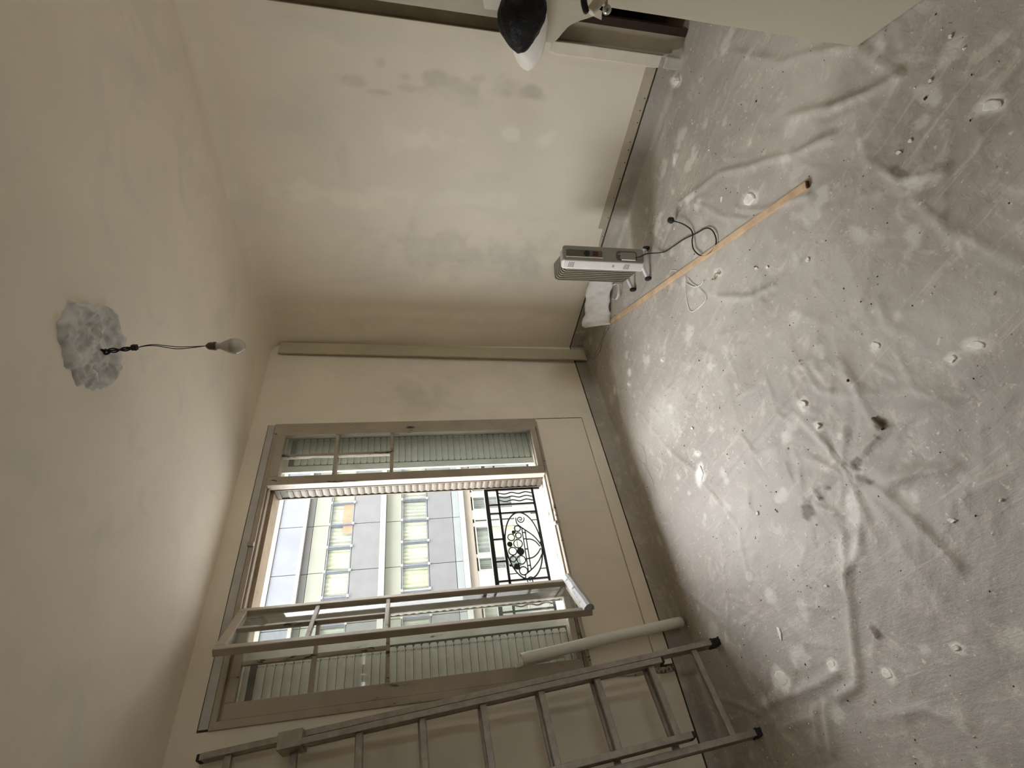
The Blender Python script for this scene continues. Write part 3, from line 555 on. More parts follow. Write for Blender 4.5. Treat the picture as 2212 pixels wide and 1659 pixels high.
for (z0, z1, off) in ((3.97, 4.93, 0), (.83, 1.93, 0)):
    for k in range(kx0, kx1):
        xa = 9.64 + 1.015 * k
        if z0 > 3: ci = {0: 3, -1: 0, -2: 1, 1: 2}.get(k, rr.randrange(5))
        else: ci = {1: 3, 0: 1, -1: 1, -2: 0, -3: 2}.get(k, rr.randrange(5))
        facade_window(xa + .02, xa + .995, z0, z1, ci, FDK)
        MB().box(xa - .02, xa + .02, FY + .0, FY + .20, z0, z1).build('mullion', FW if rr.random() < .1 else FDK, bld)
    for (zz) in (z0, z1):
        for k in range(-4, 4):
            xa = 9.64 + 1.015 * k; MB().box(xa - .045, xa + .045, FY - .04, FY + .02, zz - .045, zz + .045).build('bolt_cap', FW, bld)
MB().box(fx(7.34), fx(8.0), FY + .085, FY + .095, 4.02, 4.42).build('painted_brick_reflection', BRICK_REFL, bld)  # red boxes on the panes paint in a reflection of brick
MB().box(fx(7.06), fx(7.30), FY + .085, FY + .095, 4.02, 4.38).build('painted_brick_reflection', BRICK_REFL, bld)
# lower storey: white framed windows
lw = [(7.55, 8.02), (7.12, 7.24), (6.12, 7.00), (5.62, 6.02), (8.18, 8.9), (4.2, 5.0), (3.0, 3.9), (9.1, 9.9), (1.6, 2.6), (.2, 1.2)]
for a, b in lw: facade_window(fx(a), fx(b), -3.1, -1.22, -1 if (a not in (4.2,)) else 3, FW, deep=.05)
edges = sorted([(fx(a), fx(b)) for a, b in lw]); cur = xl
for a, b in edges + [(xr, xr)]:
    if a > cur: MB().box(cur, a, FY + .03, FY + .36, -3.1, -1.15).build('white_pier', FW, bld)
    cur = b
MB().box(xl, xr, FY + .03, FY + .36, -4.6, -3.1).build('plinth', FW, bld)
MB().box(fx(6.1), fx(7.0), FY + .13, FY + .14, -3.0, -1.9).build('shelf_shape', simple('yellow_blind', (.55, .52, .30), .6), bld)
# ================================================================ dust sheet on the floor
def dist_poly(X, Y, pts):
    best = np.full(X.shape, 9.0)
    for (x0, y0), (x1, y1) in zip(pts[:-1], pts[1:]):
        dx, dy = x1 - x0, y1 - y0; L2 = dx * dx + dy * dy + 1e-9
        t = np.clip(((X - x0) * dx + (Y - y0) * dy) / L2, 0, 1)
        best = np.minimum(best, np.hypot(X - x0 - t * dx, Y - y0 - t * dy))
    return best
def sheet_height(X, Y):
    h = 0.010 + 0.012 * (vnoise(X, Y, 1.7, 31, 4) - .5)
    wx = X + .05 * (vnoise(X, Y, 3, 41, 2) - .5); wy = Y + .05 * (vnoise(X, Y, 3, 42, 2) - .5)
    for (w, a, pts) in CREASES:
        d = dist_poly(wx if w > .013 else X, wy if w > .013 else Y, pts); h = h + a * HS * (.55 * np.exp(-(d / (w * .62)) ** 2) + .75 * np.exp(-np.sqrt((d / (w * .42)) ** 2 + .04)))
    r = np.random.default_rng(77)
    for i in range(420):                           # small random tucks
        cx = r.uniform(-.3, 3.2); cy = r.uniform(-.2, 2.95); near = (abs(cx - .8) < .5 and abs(cy - 1.3) < .5)
        ang = r.normal(2.2, .7) if r.random() < .65 else r.uniform(0, math.pi)
        L = r.uniform(.06, .28); a = r.uniform(.002, .0070); w = r.uniform(.006, .014)
        p = [(cx, cy), (cx + L * math.cos(ang), cy + L * math.sin(ang)), (cx + 1.7 * L * math.cos(ang + .35), cy + 1.7 * L * math.sin(ang + .35))]
        sel = (np.abs(X - cx) < 2 * L + .1) & (np.abs(Y - cy) < 2 * L + .1)
        if not sel.any(): continue
        d = dist_poly(X[sel], Y[sel], p); h[sel] = h[sel] + a * HS * np.exp(-(d / w) ** 2) * np.clip(1.2 - np.hypot(X[sel] - cx - L * .8 * math.cos(ang), Y[sel] - cy - L * .8 * math.sin(ang)) / (1.2 * L), 0, 1)
    dd_ = np.hypot(X - .8, Y - 1.35); th_ = np.arctan2(Y - 1.35, X - .8)
    h = h + .006 * HS * np.exp(-(dd_ / .28) ** 2) * (np.sin(th_ * 9 + dd_ * 12) + .6 * np.sin(th_ * 17 + 2))
    h = h + (vnoise(X, Y, 14, 51, 3) - .5) * .005 + np.abs(vnoise(X + Y * .6, Y * .5 - X * .4, 7, 52, 2) - .5) * .006
    return np.maximum(h, .001)
RR = .035; GAP = .009
def fold(u, edge):
    """arc-length coordinate -> position and height where the sheet turns up a wall"""
    a = np.clip((u - (edge - RR)) / RR, 0, math.pi / 2)
    p = np.where(u < edge - RR, u, edge - RR + RR * np.sin(a)); z = RR * (1 - np.cos(a))
    z = z + np.clip(u - (edge - RR) - RR * math.pi / 2, 0, None); return p, z
su = lin(-1.3, XR - GAP - RR + RR * 1.5708 + .1135, .0115); sv = lin(-1.1, YW - GAP - RR + RR * 1.5708 + .1135, .0115)
U, V = np.meshgrid(su, sv, indexing='ij')
fxp, fxz = fold(U, XR - GAP); fyp, fyz = fold(V, YW - GAP)
g = np.clip((V - .585) / .05, 0, 1); g = g * g * (3 - 2 * g)           # no upstand across the doorway
fxp = fxp * g + U * (1 - g); fxz = fxz * g
Zf = np.maximum(fxz, fyz)
hh = sheet_height(U, V); up_ = np.clip(Zf / .05, 0, 1)
X_ = fxp - np.clip((hh - .010) * .55, -.004, .014) * np.clip(fxz / .03, 0, 1); Y_ = fyp - np.clip((hh - .010) * .55, -.004, .014) * np.clip(fyz / .03, 0, 1)
Z_ = Zf + hh * (1 - up_)
Zt = np.minimum(Z_, SKIRT - .001 - .004 * vnoise(U * 9, V * 9, 1, 3, 3))
X_ = np.minimum(X_, np.where(g > .5, XR - .004, 9)); Y_ = np.minimum(Y_, YW - .004)
Z_ = np.where(Zf > .06, Zt, Z_)
P_ = np.stack([X_, Y_, Z_], -1)
dk = np.zeros_like(U); lt = np.zeros_like(U); wob = (vnoise(U, V, 30, 61, 3) - .5) * 1.5
for (c_, r_) in TEARS:
    d = np.hypot(U - c_[0], V - c_[1]) / r_ + wob; dk = np.maximum(dk, np.clip((1.05 - d) * 3.5, 0, 1) * .9)
for (x_, y_, a_, b_, an_) in FLAKES:
    if a_ > .018:
        q1 = (U - x_) * math.cos(an_) + (V - y_) * math.sin(an_); q2 = -(U - x_) * math.sin(an_) + (V - y_) * math.cos(an_)
        d = np.hypot(q1 / (a_ * 1.0), q2 / (b_ * 1.2)) + wob * .7; lt = np.maximum(lt, np.clip((1.35 - d) * 1.6, 0, .75))
r = np.random.default_rng(5)
for i in range(150):
    cx, cy, rr_ = r.uniform(-.2, 3.1), r.uniform(0, 2.9), r.uniform(.008, .05) ** 1.0
    s = (np.abs(U - cx) < .12) & (np.abs(V - cy) < .12); d = np.hypot(U[s] - cx, (V[s] - cy) * r.uniform(.6, 1.6)) / rr_ + wob[s]
    lt[s] = np.maximum(lt[s], np.clip(1.1 - d, 0, .45))
dust = np.clip(vnoise(U, V, 2.2, 71, 5) * 2.2 - 1.1, 0, 1) * .35 + np.clip((V - 1.6) / 1.3, 0, 1) * .0
lt = np.maximum(lt, dust)
sh = gridmesh('dust_sheet', P_, SHEET, np.stack([dk, lt, dk * 0, dk * 0 + 1], -1))
props(sh, 'wrinkled plaster-spattered plastic dust sheet covering the whole floor', 'dust sheet')
def gz(x, y): # sheet height at a floor point
    return float(sheet_height(np.array([[x]], float), np.array([[y]], float))[0, 0])

# ---- plaster flakes and crumbs
CHALK = simple('white_plaster_chalk', (.80, .77, .70), .85, var=.1, scale=40)
FLAB = {0: 'round plaster splat between the long straight fold and the torn patch', 1: 'largest plaster splat, elongated, on the dim part of the sheet', 2: 'faint plaster splat close to the largest elongated splat',
        3: 'plaster splat on the dim sheet, short of the dark rod', 4: 'smaller plaster splat between the round splat and the torn patch', 5: 'thick bright plaster lump on the lit sheet below the window',
        6: 'oval plaster splat alone on the dim sheet beyond the torn patch', 7: 'small plaster flake touching the thick bright lump below the window', 8: 'long thin curled plaster sliver in front of the ladder',
        9: 'broad pale plaster splat in front of the ladder feet', 10: 'jagged star-like plaster flake beside the thick sheet folds near the ladder', 11: 'plaster flake at the crest of the thick sheet folds',
        17: 'large rough plaster splat nearest the open door leaf', 20: 'round plaster splat between the cord plug and the batten end', 22: 'narrow plaster flake in the radiator shadow strip',
        25: 'plaster clump lying against the debris curl beside the batten', 27: 'thin plaster flake near the corner board', 12: 'plaster flake on the dim sheet at the far left foreground'}
rnd = random.Random(9); nfl = 0; kfl = -1
for (x_, y_, a_, b_, an_) in FLAKES:
    kfl += 1
    if y_ > 2.9: continue
    m = MB(); n = 9; z = gz(x_, y_); ol = []
    for i in range(n):
        t = 2 * math.pi * i / n; rr_ = rnd.uniform(.68, 1.1); ol.append((a_ * .8 * rr_ * math.cos(t), b_ * .9 * rr_ * math.sin(t)))
    ol = [(p * math.cos(an_) - q * math.sin(an_), p * math.sin(an_) + q * math.cos(an_)) for p, q in ol]
    t1 = rnd.uniform(.002, .005) + (.014 if abs(x_ - 3.131) < .01 else 0)
    m.add([(x_ + p, y_ + q, z + .001 + rnd.uniform(0, .002)) for p, q in ol] + [(x_ + p * .8, y_ + q * .8, z + t1 + rnd.uniform(0, t1 * .5)) for p, q in ol] + [(x_, y_, z + t1 * 1.2)],
          [tuple(reversed(range(n)))] + [(i, (i + 1) % n, n + (i + 1) % n, n + i) for i in range(n)] + [(n + i, n + (i + 1) % n, 2 * n) for i in range(n)])
    lab = FLAB.get(kfl, 'small white plaster flake lying on the dust sheet'); grp = 'plaster flakes on the dust sheet'
    if abs(x_ - 3.131) < .01: lab, grp = 'white curled plaster piece beside the foot of the doorway', None
    m.build('plaster_flake', CHALK, None, label=lab, cat='flake', group=grp, org=(x_, y_, z)); nfl += 1
def crumbs(name, n, mat, smin, smax, label, seed, dens):
    r = np.random.default_rng(seed); m = MB(); k = 0
    while k < n:
        x_, y_ = r.uniform(-.3, 3.1), r.uniform(0.05, 2.88)
        if r.random() > dens(x_, y_): continue
        k += 1; s = r.uniform(smin, smax) * (1.8 if r.random() < .08 else 1); an = r.uniform(0, 6.28); e = r.uniform(.35, 1)
        pts.append((x_, y_, s, an, e)) if False else None
        cz[0].append(x_); cz[1].append(y_); sp.append((s, an, e))
    zz = sheet_height(np.array([cz[0]]).astype(float), np.array([cz[1]]).astype(float))[0]
    for x_, y_, z_, (s, an, e) in zip(cz[0], cz[1], zz, sp):
        c, sn = math.cos(an) * s, math.sin(an) * s
        m.add([(x_ + c, y_ + sn, z_), (x_ - sn * e, y_ + c * e, z_), (x_ - c, y_ - sn, z_), (x_ + sn * e, y_ - c * e, z_), (x_, y_, z_ + s * .9)], [(0, 1, 4), (1, 2, 4), (2, 3, 4), (3, 0, 4)])
    return m.build(name, mat, None, label=label, cat='crumbs', kind='stuff')
cz = [[], []]; sp = []; pts = []
crumbs('plaster_crumbs', 1100, CHALK, .0015, .0048, 'small white plaster crumbs scattered over the dust sheet', 3, lambda x, y: .35 + .65 * min(1, max(0, (y - 1) / 1.5)))
cz = [[], []]; sp = []
crumbs('dark_grit', 330, simple('brown_grit', (.055, .042, .03), .8), .0018, .0046, 'small dark grit scattered over the dust sheet', 4, lambda x, y: .6)

# ================================================================ plank in the corner
def board(name, mat, c4, thick, label, cat, org):
    """c4: front face corners (bl, br, tr, tl); thickness goes backwards"""
    c4 = [Vector(c) for c in c4]; nb = (c4[1] - c4[0]).cross(c4[3] - c4[0]).normalized()
    if nb.y < 0: nb = -nb
    m = MB(); m.add(list(c4) + [c + nb * thick for c in c4], [(0, 1, 2, 3), (4, 7, 6, 5), (0, 4, 5, 1), (1, 5, 6, 2), (2, 6, 7, 3), (3, 7, 4, 0)])
    return m.build(name, mat, None, label=label, cat=cat, bevel=.003, org=org)
board('plank', CREAMBOARD, [(2.945, 2.868, .052), (3.070, 2.868, .052), (3.156, 2.890, 2.592), (3.038, 2.890, 2.597)], .018, 'long cream painted board standing upright in the corner beside the window', 'board', (3.0, 2.87, .05))

# ================================================================ wooden batten
a, b = Vector((2.84, 2.351, .018)), Vector((1.728, .706, .020))
t = thing('batten', ((a + b) / 2)[:2] + (.012,), 'long pale wooden batten lying diagonally on the dust sheet', 'batten')
MB().bar(a, b, .031, .012).build('batten_body', WOOD, t, bevel=.0015)
u = (b - a).normalized(); MB().bar(b - u * .002, b + u * .006, .028, .011).build('end_cap', simple('dark_end_grain', (.08, .04, .02), .7), t, label='dark brown end')

# ================================================================ oil filled radiator
th = .952; bx = Vector((math.cos(th), math.sin(th), 0)); wx = Vector((-math.sin(th), math.cos(th), 0)); R0 = Vector((2.694, 1.609, 0))
rad = thing('oil_radiator', tuple(R0), 'grey and white oil-filled electric radiator on wheels in front of the right wall', 'radiator')
RG = simple('radiator_fin_enamel', (.30, .28, .22), .4, .5, var=.04); RF = simple('radiator_grey_face', (.27, .25, .215), .45, .4, var=.04)
RW = simple('radiator_white_shell', (.86, .85, .82), .35, .5, var=.03); RD = simple('radiator_recess', (.12, .105, .08), .5)
def L(b_, w_, z_): return R0 + bx * b_ + wx * w_ + Vector((0, 0, z_))
def rbox(m, b0, b1, w0, w1, z0, z1): return m.obox(L((b0 + b1) / 2, (w0 + w1) / 2, (z0 + z1) / 2), bx * ((b1 - b0) / 2), wx * ((w1 - w0) / 2), Vector((0, 0, (z1 - z0) / 2)))
def rplate(b0, b1, w0, w1, z0, z1, r, n=5):
    """rounded plate, profile in w-z, extruded along b"""
    pts = []
    for (cw, cz_, a0) in ((w1 - r, z1 - r, 0), (w0 + r, z1 - r, 90), (w0 + r, z0 + r, 180), (w1 - r, z0 + r, 270)):
        for i in range(n + 1): a_ = math.radians(a0 + 90 * i / n); pts.append((cw + r * math.cos(a_), cz_ + r * math.sin(a_)))
    N_ = len(pts); m = MB(); m.add([L(b0, p, q) for p, q in pts] + [L(b1, p, q) for p, q in pts], [tuple(range(N_)), tuple(range(2 * N_ - 1, N_ - 1, -1))] + [(i, (i + 1) % N_, N_ + (i + 1) % N_, N_ + i) for i in range(N_)]); return m
hs = MB(); plan = [(.012, .002), (.050, .002), (.050, .137), (.040, .137), (.004, .100), (.004, .02)]
hs.add([L(b_, w_, .064) for b_, w_ in plan] + [L(b_, w_, .608) for b_, w_ in plan] + [L(b_ * .8 + .008, .01 + w_ * .86, .622) for b_, w_ in plan],
       [tuple(reversed(range(6))), tuple(range(12, 18))] + [(i, (i + 1) % 6, 6 + (i + 1) % 6, 6 + i) for i in range(6)] + [(6 + i, 6 + (i + 1) % 6, 12 + (i + 1) % 6, 12 + i) for i in range(6)])
hs.build('control_housing', RW, rad, bevel=.004, label='white chamfered control housing')
rplate(-.002, .012, .001, .099, .066, .620, .016).build('front_cover', RF, rad, bevel=.004, label='grey front cover')
rplate(.050, .29, .028, .109, .16, .56, .02).build('radiator_core', RG, rad)
for i in range(7):
    b0 = .056 + i * .0345
    f = MB(); base = rplate(b0 + .004, b0 + .016, 0.002, .137, .075, .600, .028); f.add(base.v, base.f)
    f.build('fin', RG, rad, bevel=.005)
rec = rplate(-.0035, .002, .028, .074, .355, .600, .012).build('control_recess', RD, rad, label='dark recessed control panel')
MB().tube([L(-.013, .050, .462), L(-.003, .050, .462)], .0175, 20).build('thermostat_knob', RUBBER, rec, bevel=.001)
sw_ = rbox(MB(), -.008, -.002, .036, .062, .385, .420); sw_.build('power_switch', simple('dark_red_switch', (.08, .018, .012), .4), rec, bevel=.0015, label='dark red rocker switch')
rbox(MB(), -.006, .001, .074, .079, .355, .602).build('recess_rim', RW, rec)
rc2 = rplate(-.0035, .002, .022, .088, .115, .260, .020).build('cord_recess', RD, rad)
rplate(-.010, -.002, .032, .080, .125, .235, .014).build('cord_winder', RF, rc2, bevel=.003)
rbox(MB(), -.012, -.004, .044, .052, .222, .252).build('winder_hook', RF, rc2)
rbox(MB(), -.012, -.001, .081, .086, .130, .225).build('winder_lip', RW, rc2)
vt = MB()
for z0 in (.545, .165):
    for k in range(4): vt.bar(L(.010, .1065, z0 + k * .010), L(.034, .1312, z0 + k * .010 + .004), .002, .0032)
vt.build('vent_slots', RD, rad)
MB().bar(L(.015, .1115, .275), L(.027, .1240, .275), .002, .014).build('rating_mark', simple('grey_print', (.45, .45, .45), .5), rad)
rplate(.004, .040, .030, .100, .618, .627, .004).build('carry_grip', simple('brushed_grip', (.45, .43, .40), .35, .5, .5), rad, bevel=.002)
for bb in (.030, .262):
    ft = MB(); path = [L(bb, -.015, .030), L(bb, .0, .050), L(bb, .03, .060), L(bb, .107, .060), L(bb, .140, .050), L(bb, .185, .030)]
    ft.tube(smoothpath(path, 5), .0125, 8); leg = ft.build('foot_bar', simple('white_foot_tube', (.82, .82, .82), .3, .5), rad, smooth=True)
    for ww, sg in ((-.020, -1), (.190, 1)):
        MB().tube([L(bb, ww - .010, .027), L(bb, ww - .006, .027), L(bb, ww + .006, .027), L(bb, ww + .010, .027)], [.018, .023, .023, .018], 16).build('wheel', RUBBER, leg, label='black castor wheel')
cpts = [tuple(L(-.009, .066, .128)), tuple(L(-.030, .066, .105))] + [(x_, y_, gz(x_, y_) + (.045 if i == 0 else .010 if i < 9 else .012)) for i, (x_, y_) in enumerate(CABLE[1:])]
cpts[-1] = (CABLE[-1][0], CABLE[-1][1], gz(*CABLE[-1]) + .030); cpts[-2] = (CABLE[-2][0], CABLE[-2][1], cpts[-2][2] + .012)
cb = MB().tube(smoothpath(cpts, 7), .0036, 7).build('power_cord', RUBBER, rad, smooth=True, label='black power cord trailing over the sheet')
e1, e0 = Vector(cpts[-1]), Vector(cpts[-2]); d_ = (e1 - e0).normalized()
pg = MB().tube([e1 - d_ * .004, e1 + d_ * .012, e1 + d_ * .018, e1 + d_ * .038], [.007, .013, .019, .017], 14).build('plug', RUBBER, rad, label='round black plug')
pins = MB(); sdv = d_.cross(Vector((0, 0, 1))).normalized()
for s in (-.009, .009): pins.tube([e1 + d_ * .036 + sdv * s, e1 + d_ * .056 + sdv * s], .0024, 8)
pins.build('plug_pins', simple('steel_pins', (.5, .5, .5), .3, .5, .8), pg)

# ================================================================ ladder (two sections)
A0 = Vector((.573, 2.626, 0)); T0 = Vector((.433, 2.877, 2.484)); B0 = Vector((.172, 2.570, 0))
d = (T0 - A0).normalized(); r_ = (B0 - A0); WL = r_.length; r_.normalize(); n_ = r_.cross(d).normalized()
r_ = d.cross(n_).normalized(); r_ = r_ if r_.dot(B0 - A0) > 0 else -r_
lad = thing('ladder', tuple((A0 + B0) / 2), 'dusty aluminium extension ladder leaning on the window wall at left', 'ladder')
def P(rr_, dd_, nn_): return A0 + r_ * rr_ + d * dd_ + n_ * nn_
def stile(rr_, d0, d1, nn_, name):
    m = MB(); c = P(rr_, (d0 + d1) / 2, nn_); h = (d1 - d0) / 2     # I section: web with two flanges
    m.obox(c, r_ * .0105, d * h, n_ * .024)
    m.obox(c + n_ * .026, r_ * .013, d * h, n_ * .004); m.obox(c - n_ * .026, r_ * .013, d * h, n_ * .004)
    return m.build(name, ALU, lad, bevel=.002)
LEN = 2.505
for rr_ in (0, WL): stile(rr_, .045, LEN, 0, 'base_stile')
for rr_ in (.044, .364): stile(rr_, .365, 2.10, -.050, 'fly_stile')
for k in range(9):
    dk_ = .156 + .2795 * k
    if dk_ < LEN: MB().obox(P(WL / 2, dk_, 0), r_ * (WL / 2 - .008), d * .0155, n_ * .014).build('rung', ALU, lad, bevel=.004)
for k in range(7):
    dk_ = .424 + .2795 * k
    if dk_ < 2.09: MB().obox(P(.204, dk_, -.050), r_ * .152, d * .0155, n_ * .014).build('rung', ALU, lad, bevel=.004)
for rr_ in (0, WL):
    m = MB(); m.obox(P(rr_, .030, 0), r_ * .016, d * .030, n_ * .030); m.obox(P(rr_, .005, 0), r_ * .019, d * .010, n_ * .034); m.obox(P(rr_, .052, -.004), r_ * .018, d * .004, n_ * .032)
    m.build('rubber_foot', RUBBER, lad, bevel=.003, label='black rubber foot')
    MB().obox(P(rr_, LEN + .006, 0), r_ * .013, d * .008, n_ * .026).build('end_cap', RUBBER, lad, bevel=.002)
for rr_ in (.044, .364):
    MB().obox(P(rr_, .360, -.050), r_ * .0125, d * .009, n_ * .026).build('end_cap', RUBBER, lad, bevel=.002, label='black plastic end cap')
    MB().obox(P(rr_ - .018, 2.115, -.030) if rr_ < .1 else P(rr_ + .018, 2.115, -.030), r_ * .034, d * .052, n_ * .053).build('guide_bracket', ALU, lad, bevel=.003, label='grey guide bracket')

# ================================================================ cardboard tube leaning by the window
m = MB(); pth = smoothpath([(.756, 2.868, .038), (.737, 2.871, .28), (.715, 2.871, .52), (.689, 2.868, .77), (.664, 2.862, 1.012)], 8)
pv = Vector((0, 0, 1)); tb = thing('paper_roll', (.756, 2.868, .03), 'long pale rolled tube leaning beside the ladder below the window', 'tube')
m.tube(pth, .0285, 24, cap=False); m.build('roll_wall', simple('pale_grey_paper_roll', (.80, .79, .72), .55, var=.06, scale=3), tb, smooth=True).modifiers.new('t', 'SOLIDIFY').thickness = .002
MB().tube([pth[0] + (pth[1] - pth[0]).normalized() * .004, pth[0] + (pth[1] - pth[0]).normalized() * .008], .027, 20).build('roll_core', RAW, tb)
# white shelf-like offcut resting on the sash foot
MB().obox((.655, 2.893, .905), (.012, 0, .0), (0, .010, 0), (-.012, 0, .135)).build('plastic_strip', simple('pale_plastic', (.68, .68, .62), .5), None, label='narrow pale strip behind the leaning tube on the window frame', cat='strip', org=(.66, 2.893, .77), bevel=.002)

# ================================================================ crumpled white sheet, curl, threads
Bp = smoothpath([(2.829, 2.367, .016), (2.905, 2.315, .022), (2.965, 2.245, .030), (3.00, 2.15, .030), (3.02, 2.05, .030)], 12)
Tp = smoothpath([(3.000, 2.560, .140), (3.045, 2.470, .170), (3.085, 2.36, .160), (3.118, 2.24, .185), (3.132, 2.12, .175)], 12)
ns = len(Bp); nt = 16; PP = np.zeros((ns, nt, 3))
for i in range(ns):
    for j in range(nt):
        t_ = j / (nt - 1); p = Bp[i].lerp(Tp[i], t_); s_ = i / ns
        wv = .015 * math.sin(s_ * 22 + t_ * 5.5) + .004 * math.sin(s_ * 47 + 1 - t_ * 9) ; up2 = .035 * math.sin(t_ * math.pi)
        edge = .014 * math.sin(s_ * 15) * t_
        PP[i, j] = (p.x - wv * .6 - edge * .3, p.y - wv * .3, max(.012, p.z + up2 * .7 + wv * .7 + edge))
cs_ = gridmesh('crumpled_sheet', PP, simple('white_foam_sheet', (.86, .85, .83), .6, var=.03), None, None, solid=.004)
props(cs_, 'crumpled white foam sheet on the floor behind the radiator', 'sheet')
cu_ = smoothpath([(2.835, 2.36, .02), (2.80, 2.30, .03), (2.83, 2.20, .035), (2.80, 2.13, .02)], 6)
q = MB(); q.v = []; 
pp = smoothpath([(3.00, 2.12, .018), (2.94, 2.06, .024), (2.87, 2.05, .034), (2.835, 2.09, .036), (2.86, 2.15, .030), (2.93, 2.20, .022)], 6)
for p in pp: q.v += [(p.x, p.y, p.z - .010), (p.x, p.y, p.z + .016)]
q.f = [(2 * i, 2 * i + 1, 2 * i + 3, 2 * i + 2) for i in range(len(pp) - 1)]
co = q.build('plastic_curl', simple('glossy_white_plastic', (.85, .85, .85), .2, .6), None, True, label='curled glossy white plastic strip beside the radiator foot', cat='strip', org=(2.9, 2.1, .02)); co.modifiers.new('t', 'SOLIDIFY').thickness = .002
def thread(pts2, mat, r, lab, name, cat='thread', h=.004):
    ps = smoothpath([(x_, y_, gz(x_, y_) + h) for x_, y_ in pts2], 6)
    return MB().tube(ps, r, 5).build(name, mat, None, True, label=lab, cat=cat, org=tuple(ps[0]))
WT = simple('white_nylon', (.85, .85, .84), .4); BT = simple('blue_thread', (.10, .14, .24), .6); GT = simple('grey_thread', (.50, .50, .52), .6)
thread(THREADS[0], WT, .0018, 'thin white wire bent in a loop beside the wooden batten', 'wire_loop', 'wire')
thread(THREADS[1], WT, .0016, 'short white wire arc touching the wooden batten near the radiator', 'wire_piece', 'wire')
thread(THREADS[2], WT, .0026, 'frayed white wire tangle inside the wire loop', 'wire_tangle', 'wire')
thread(BLUE[0], BT, .0014, 'thin blue thread on the sheet near the corner board, closer to the wall', 'blue_thread')
thread(BLUE[1], BT, .0014, 'thin blue thread near the corner board, farther from the wall', 'blue_thread')
thread(WHITETHREAD[0], GT, .0013, 'long thin curled thread on the bright sheet below the window', 'pale_thread')
thread(WHITETHREAD[1], GT, .0013, 'thin thread crossing the longer curled thread below the window', 'pale_thread')
ra, rb_ = ROD; MB().tube([(ra[0], ra[1], gz(*ra) + .003), (rb_[0], rb_[1], gz(*rb_) + .003)], .0065, 10).build('short_rod', simple('dusty_brown_rod', (.13, .105, .07), .8), None, label='short dark rod half covered by plaster debris mid floor', cat='rod', org=(ra[0], ra[1], 0.01))
# twig of debris beside the batten
tw = smoothpath([(1.950, 1.285, .016), (1.972, 1.300, .024), (1.965, 1.330, .018), (1.99, 1.352, .016)], 4)
MB().tube(tw, .0035, 5).build('debris_curl', simple('tan_debris', (.45, .38, .26), .8), None, label='tan curl of debris with dark tips beside the batten', cat='debris', org=tuple(tw[0]))

# ================================================================ ceiling: broken rose patch, wires and bulb
cx, cy = 1.452, 1.352
nr, na = 34, 96; PPc = np.zeros((na + 1, nr, 3)); 
aa = np.linspace(0, 2 * math.pi, na + 1); aw = np.where(np.arange(na + 1) == na, 0, np.arange(na + 1)) / na * 2 * math.pi
for i in range(na + 1):
    a = aw[i]; rim = .172 * (1 + .07 * math.sin(3 * a + 1) + .035 * math.sin(11 * a) + .05 * math.sin(19 * a + 2) * math.sin(5 * a)); rim *= 1 - .16 * abs(math.cos(a + .75)) ** 8
    for j in range(nr):
        rr2 = rim * j / (nr - 1); x_, y_ = cx + rr2 * math.cos(a), cy + rr2 * math.sin(a)
        n1 = mnoise.fractal(Vector((x_ * 17, y_ * 17, 1)), .8, 2.1, 5); n2 = mnoise.noise(Vector((x_ * 50, y_ * 50, 4)))
        hgt = .010 + .016 * max(-.5, n1) + .004 * n2 + .012 * math.exp(-((rr2 / rim - .78) / .14) ** 2)
        e_ = min(1, (nr - 1 - j) / 2.0); PPc[i, j] = (x_, y_, H - .001 - max(0.001, hgt) * e_)
rose = gridmesh('plaster_rose', PPc, simple('rough_white_plaster', (.60, .595, .57), .85, var=.22, scale=16, bump=.6, bscale=50), None)
props(rose, 'rough round patch of broken white plaster on the ceiling around the lamp wires', 'plaster patch')
hx2, hy2 = 1.459, 1.387; ox, oy = .734 * .020, -.68 * .020
bulb = thing('hanging_bulb', (hx2, hy2, H), 'bare bulb hanging from the ceiling patch on two twisted black wires', 'lamp')
CW = RUBBER
hk = [(hx2, hy2, H), (hx2 + .004, hy2, H - .012), (hx2 - .008, hy2 + .008, H - .020), (hx2 + .006, hy2 + .01, H - .028), (hx2, hy2 - .006, H - .022)]
MB().tube(smoothpath(hk, 6), .0045, 6).build('wire_knot', CW, bulb, True)
for s in range(3):
    o = (s - 1) * .006; pts_ = [(hx2, hy2 - o, H - .015), (hx2 + .003, hy2 + o * 1.6, H - .045), (hx2 + ox * .3, hy2 + oy * .3 - o * 1.3, H - .08), (hx2 + ox * .6, hy2 + oy * .6, H - .108)]
    MB().tube(smoothpath(pts_, 6), .0028, 6).build('upper_wire', CW, bulb, True)
kx, ky, kz = hx2 + ox * .65, hy2 + oy * .65, H - .112
MB().obox((kx, ky, kz), (.008, .004, 0), (-.004, .009, 0), (0, 0, .009)).build('terminal_block', RUBBER, bulb, bevel=.002)
bx2, by2 = hx2 + ox, hy2 + oy; z1 = 2.312
for s in (-1, 1):
    e = .734 * .012; f_ = -.68 * .012
    pts_ = [(kx, ky, kz - .008), (kx + e * (.9 if s > 0 else .6), ky + f_ * (.9 if s > 0 else .6), kz - .06), (bx2 - (.3 if s > 0 else .9) * e, by2 - (.3 if s > 0 else .9) * f_, kz - .14), (bx2, by2, z1 + .006)]
    MB().tube(smoothpath(pts_, 8), .0016, 6).build('lower_wire', CW, bulb, True)
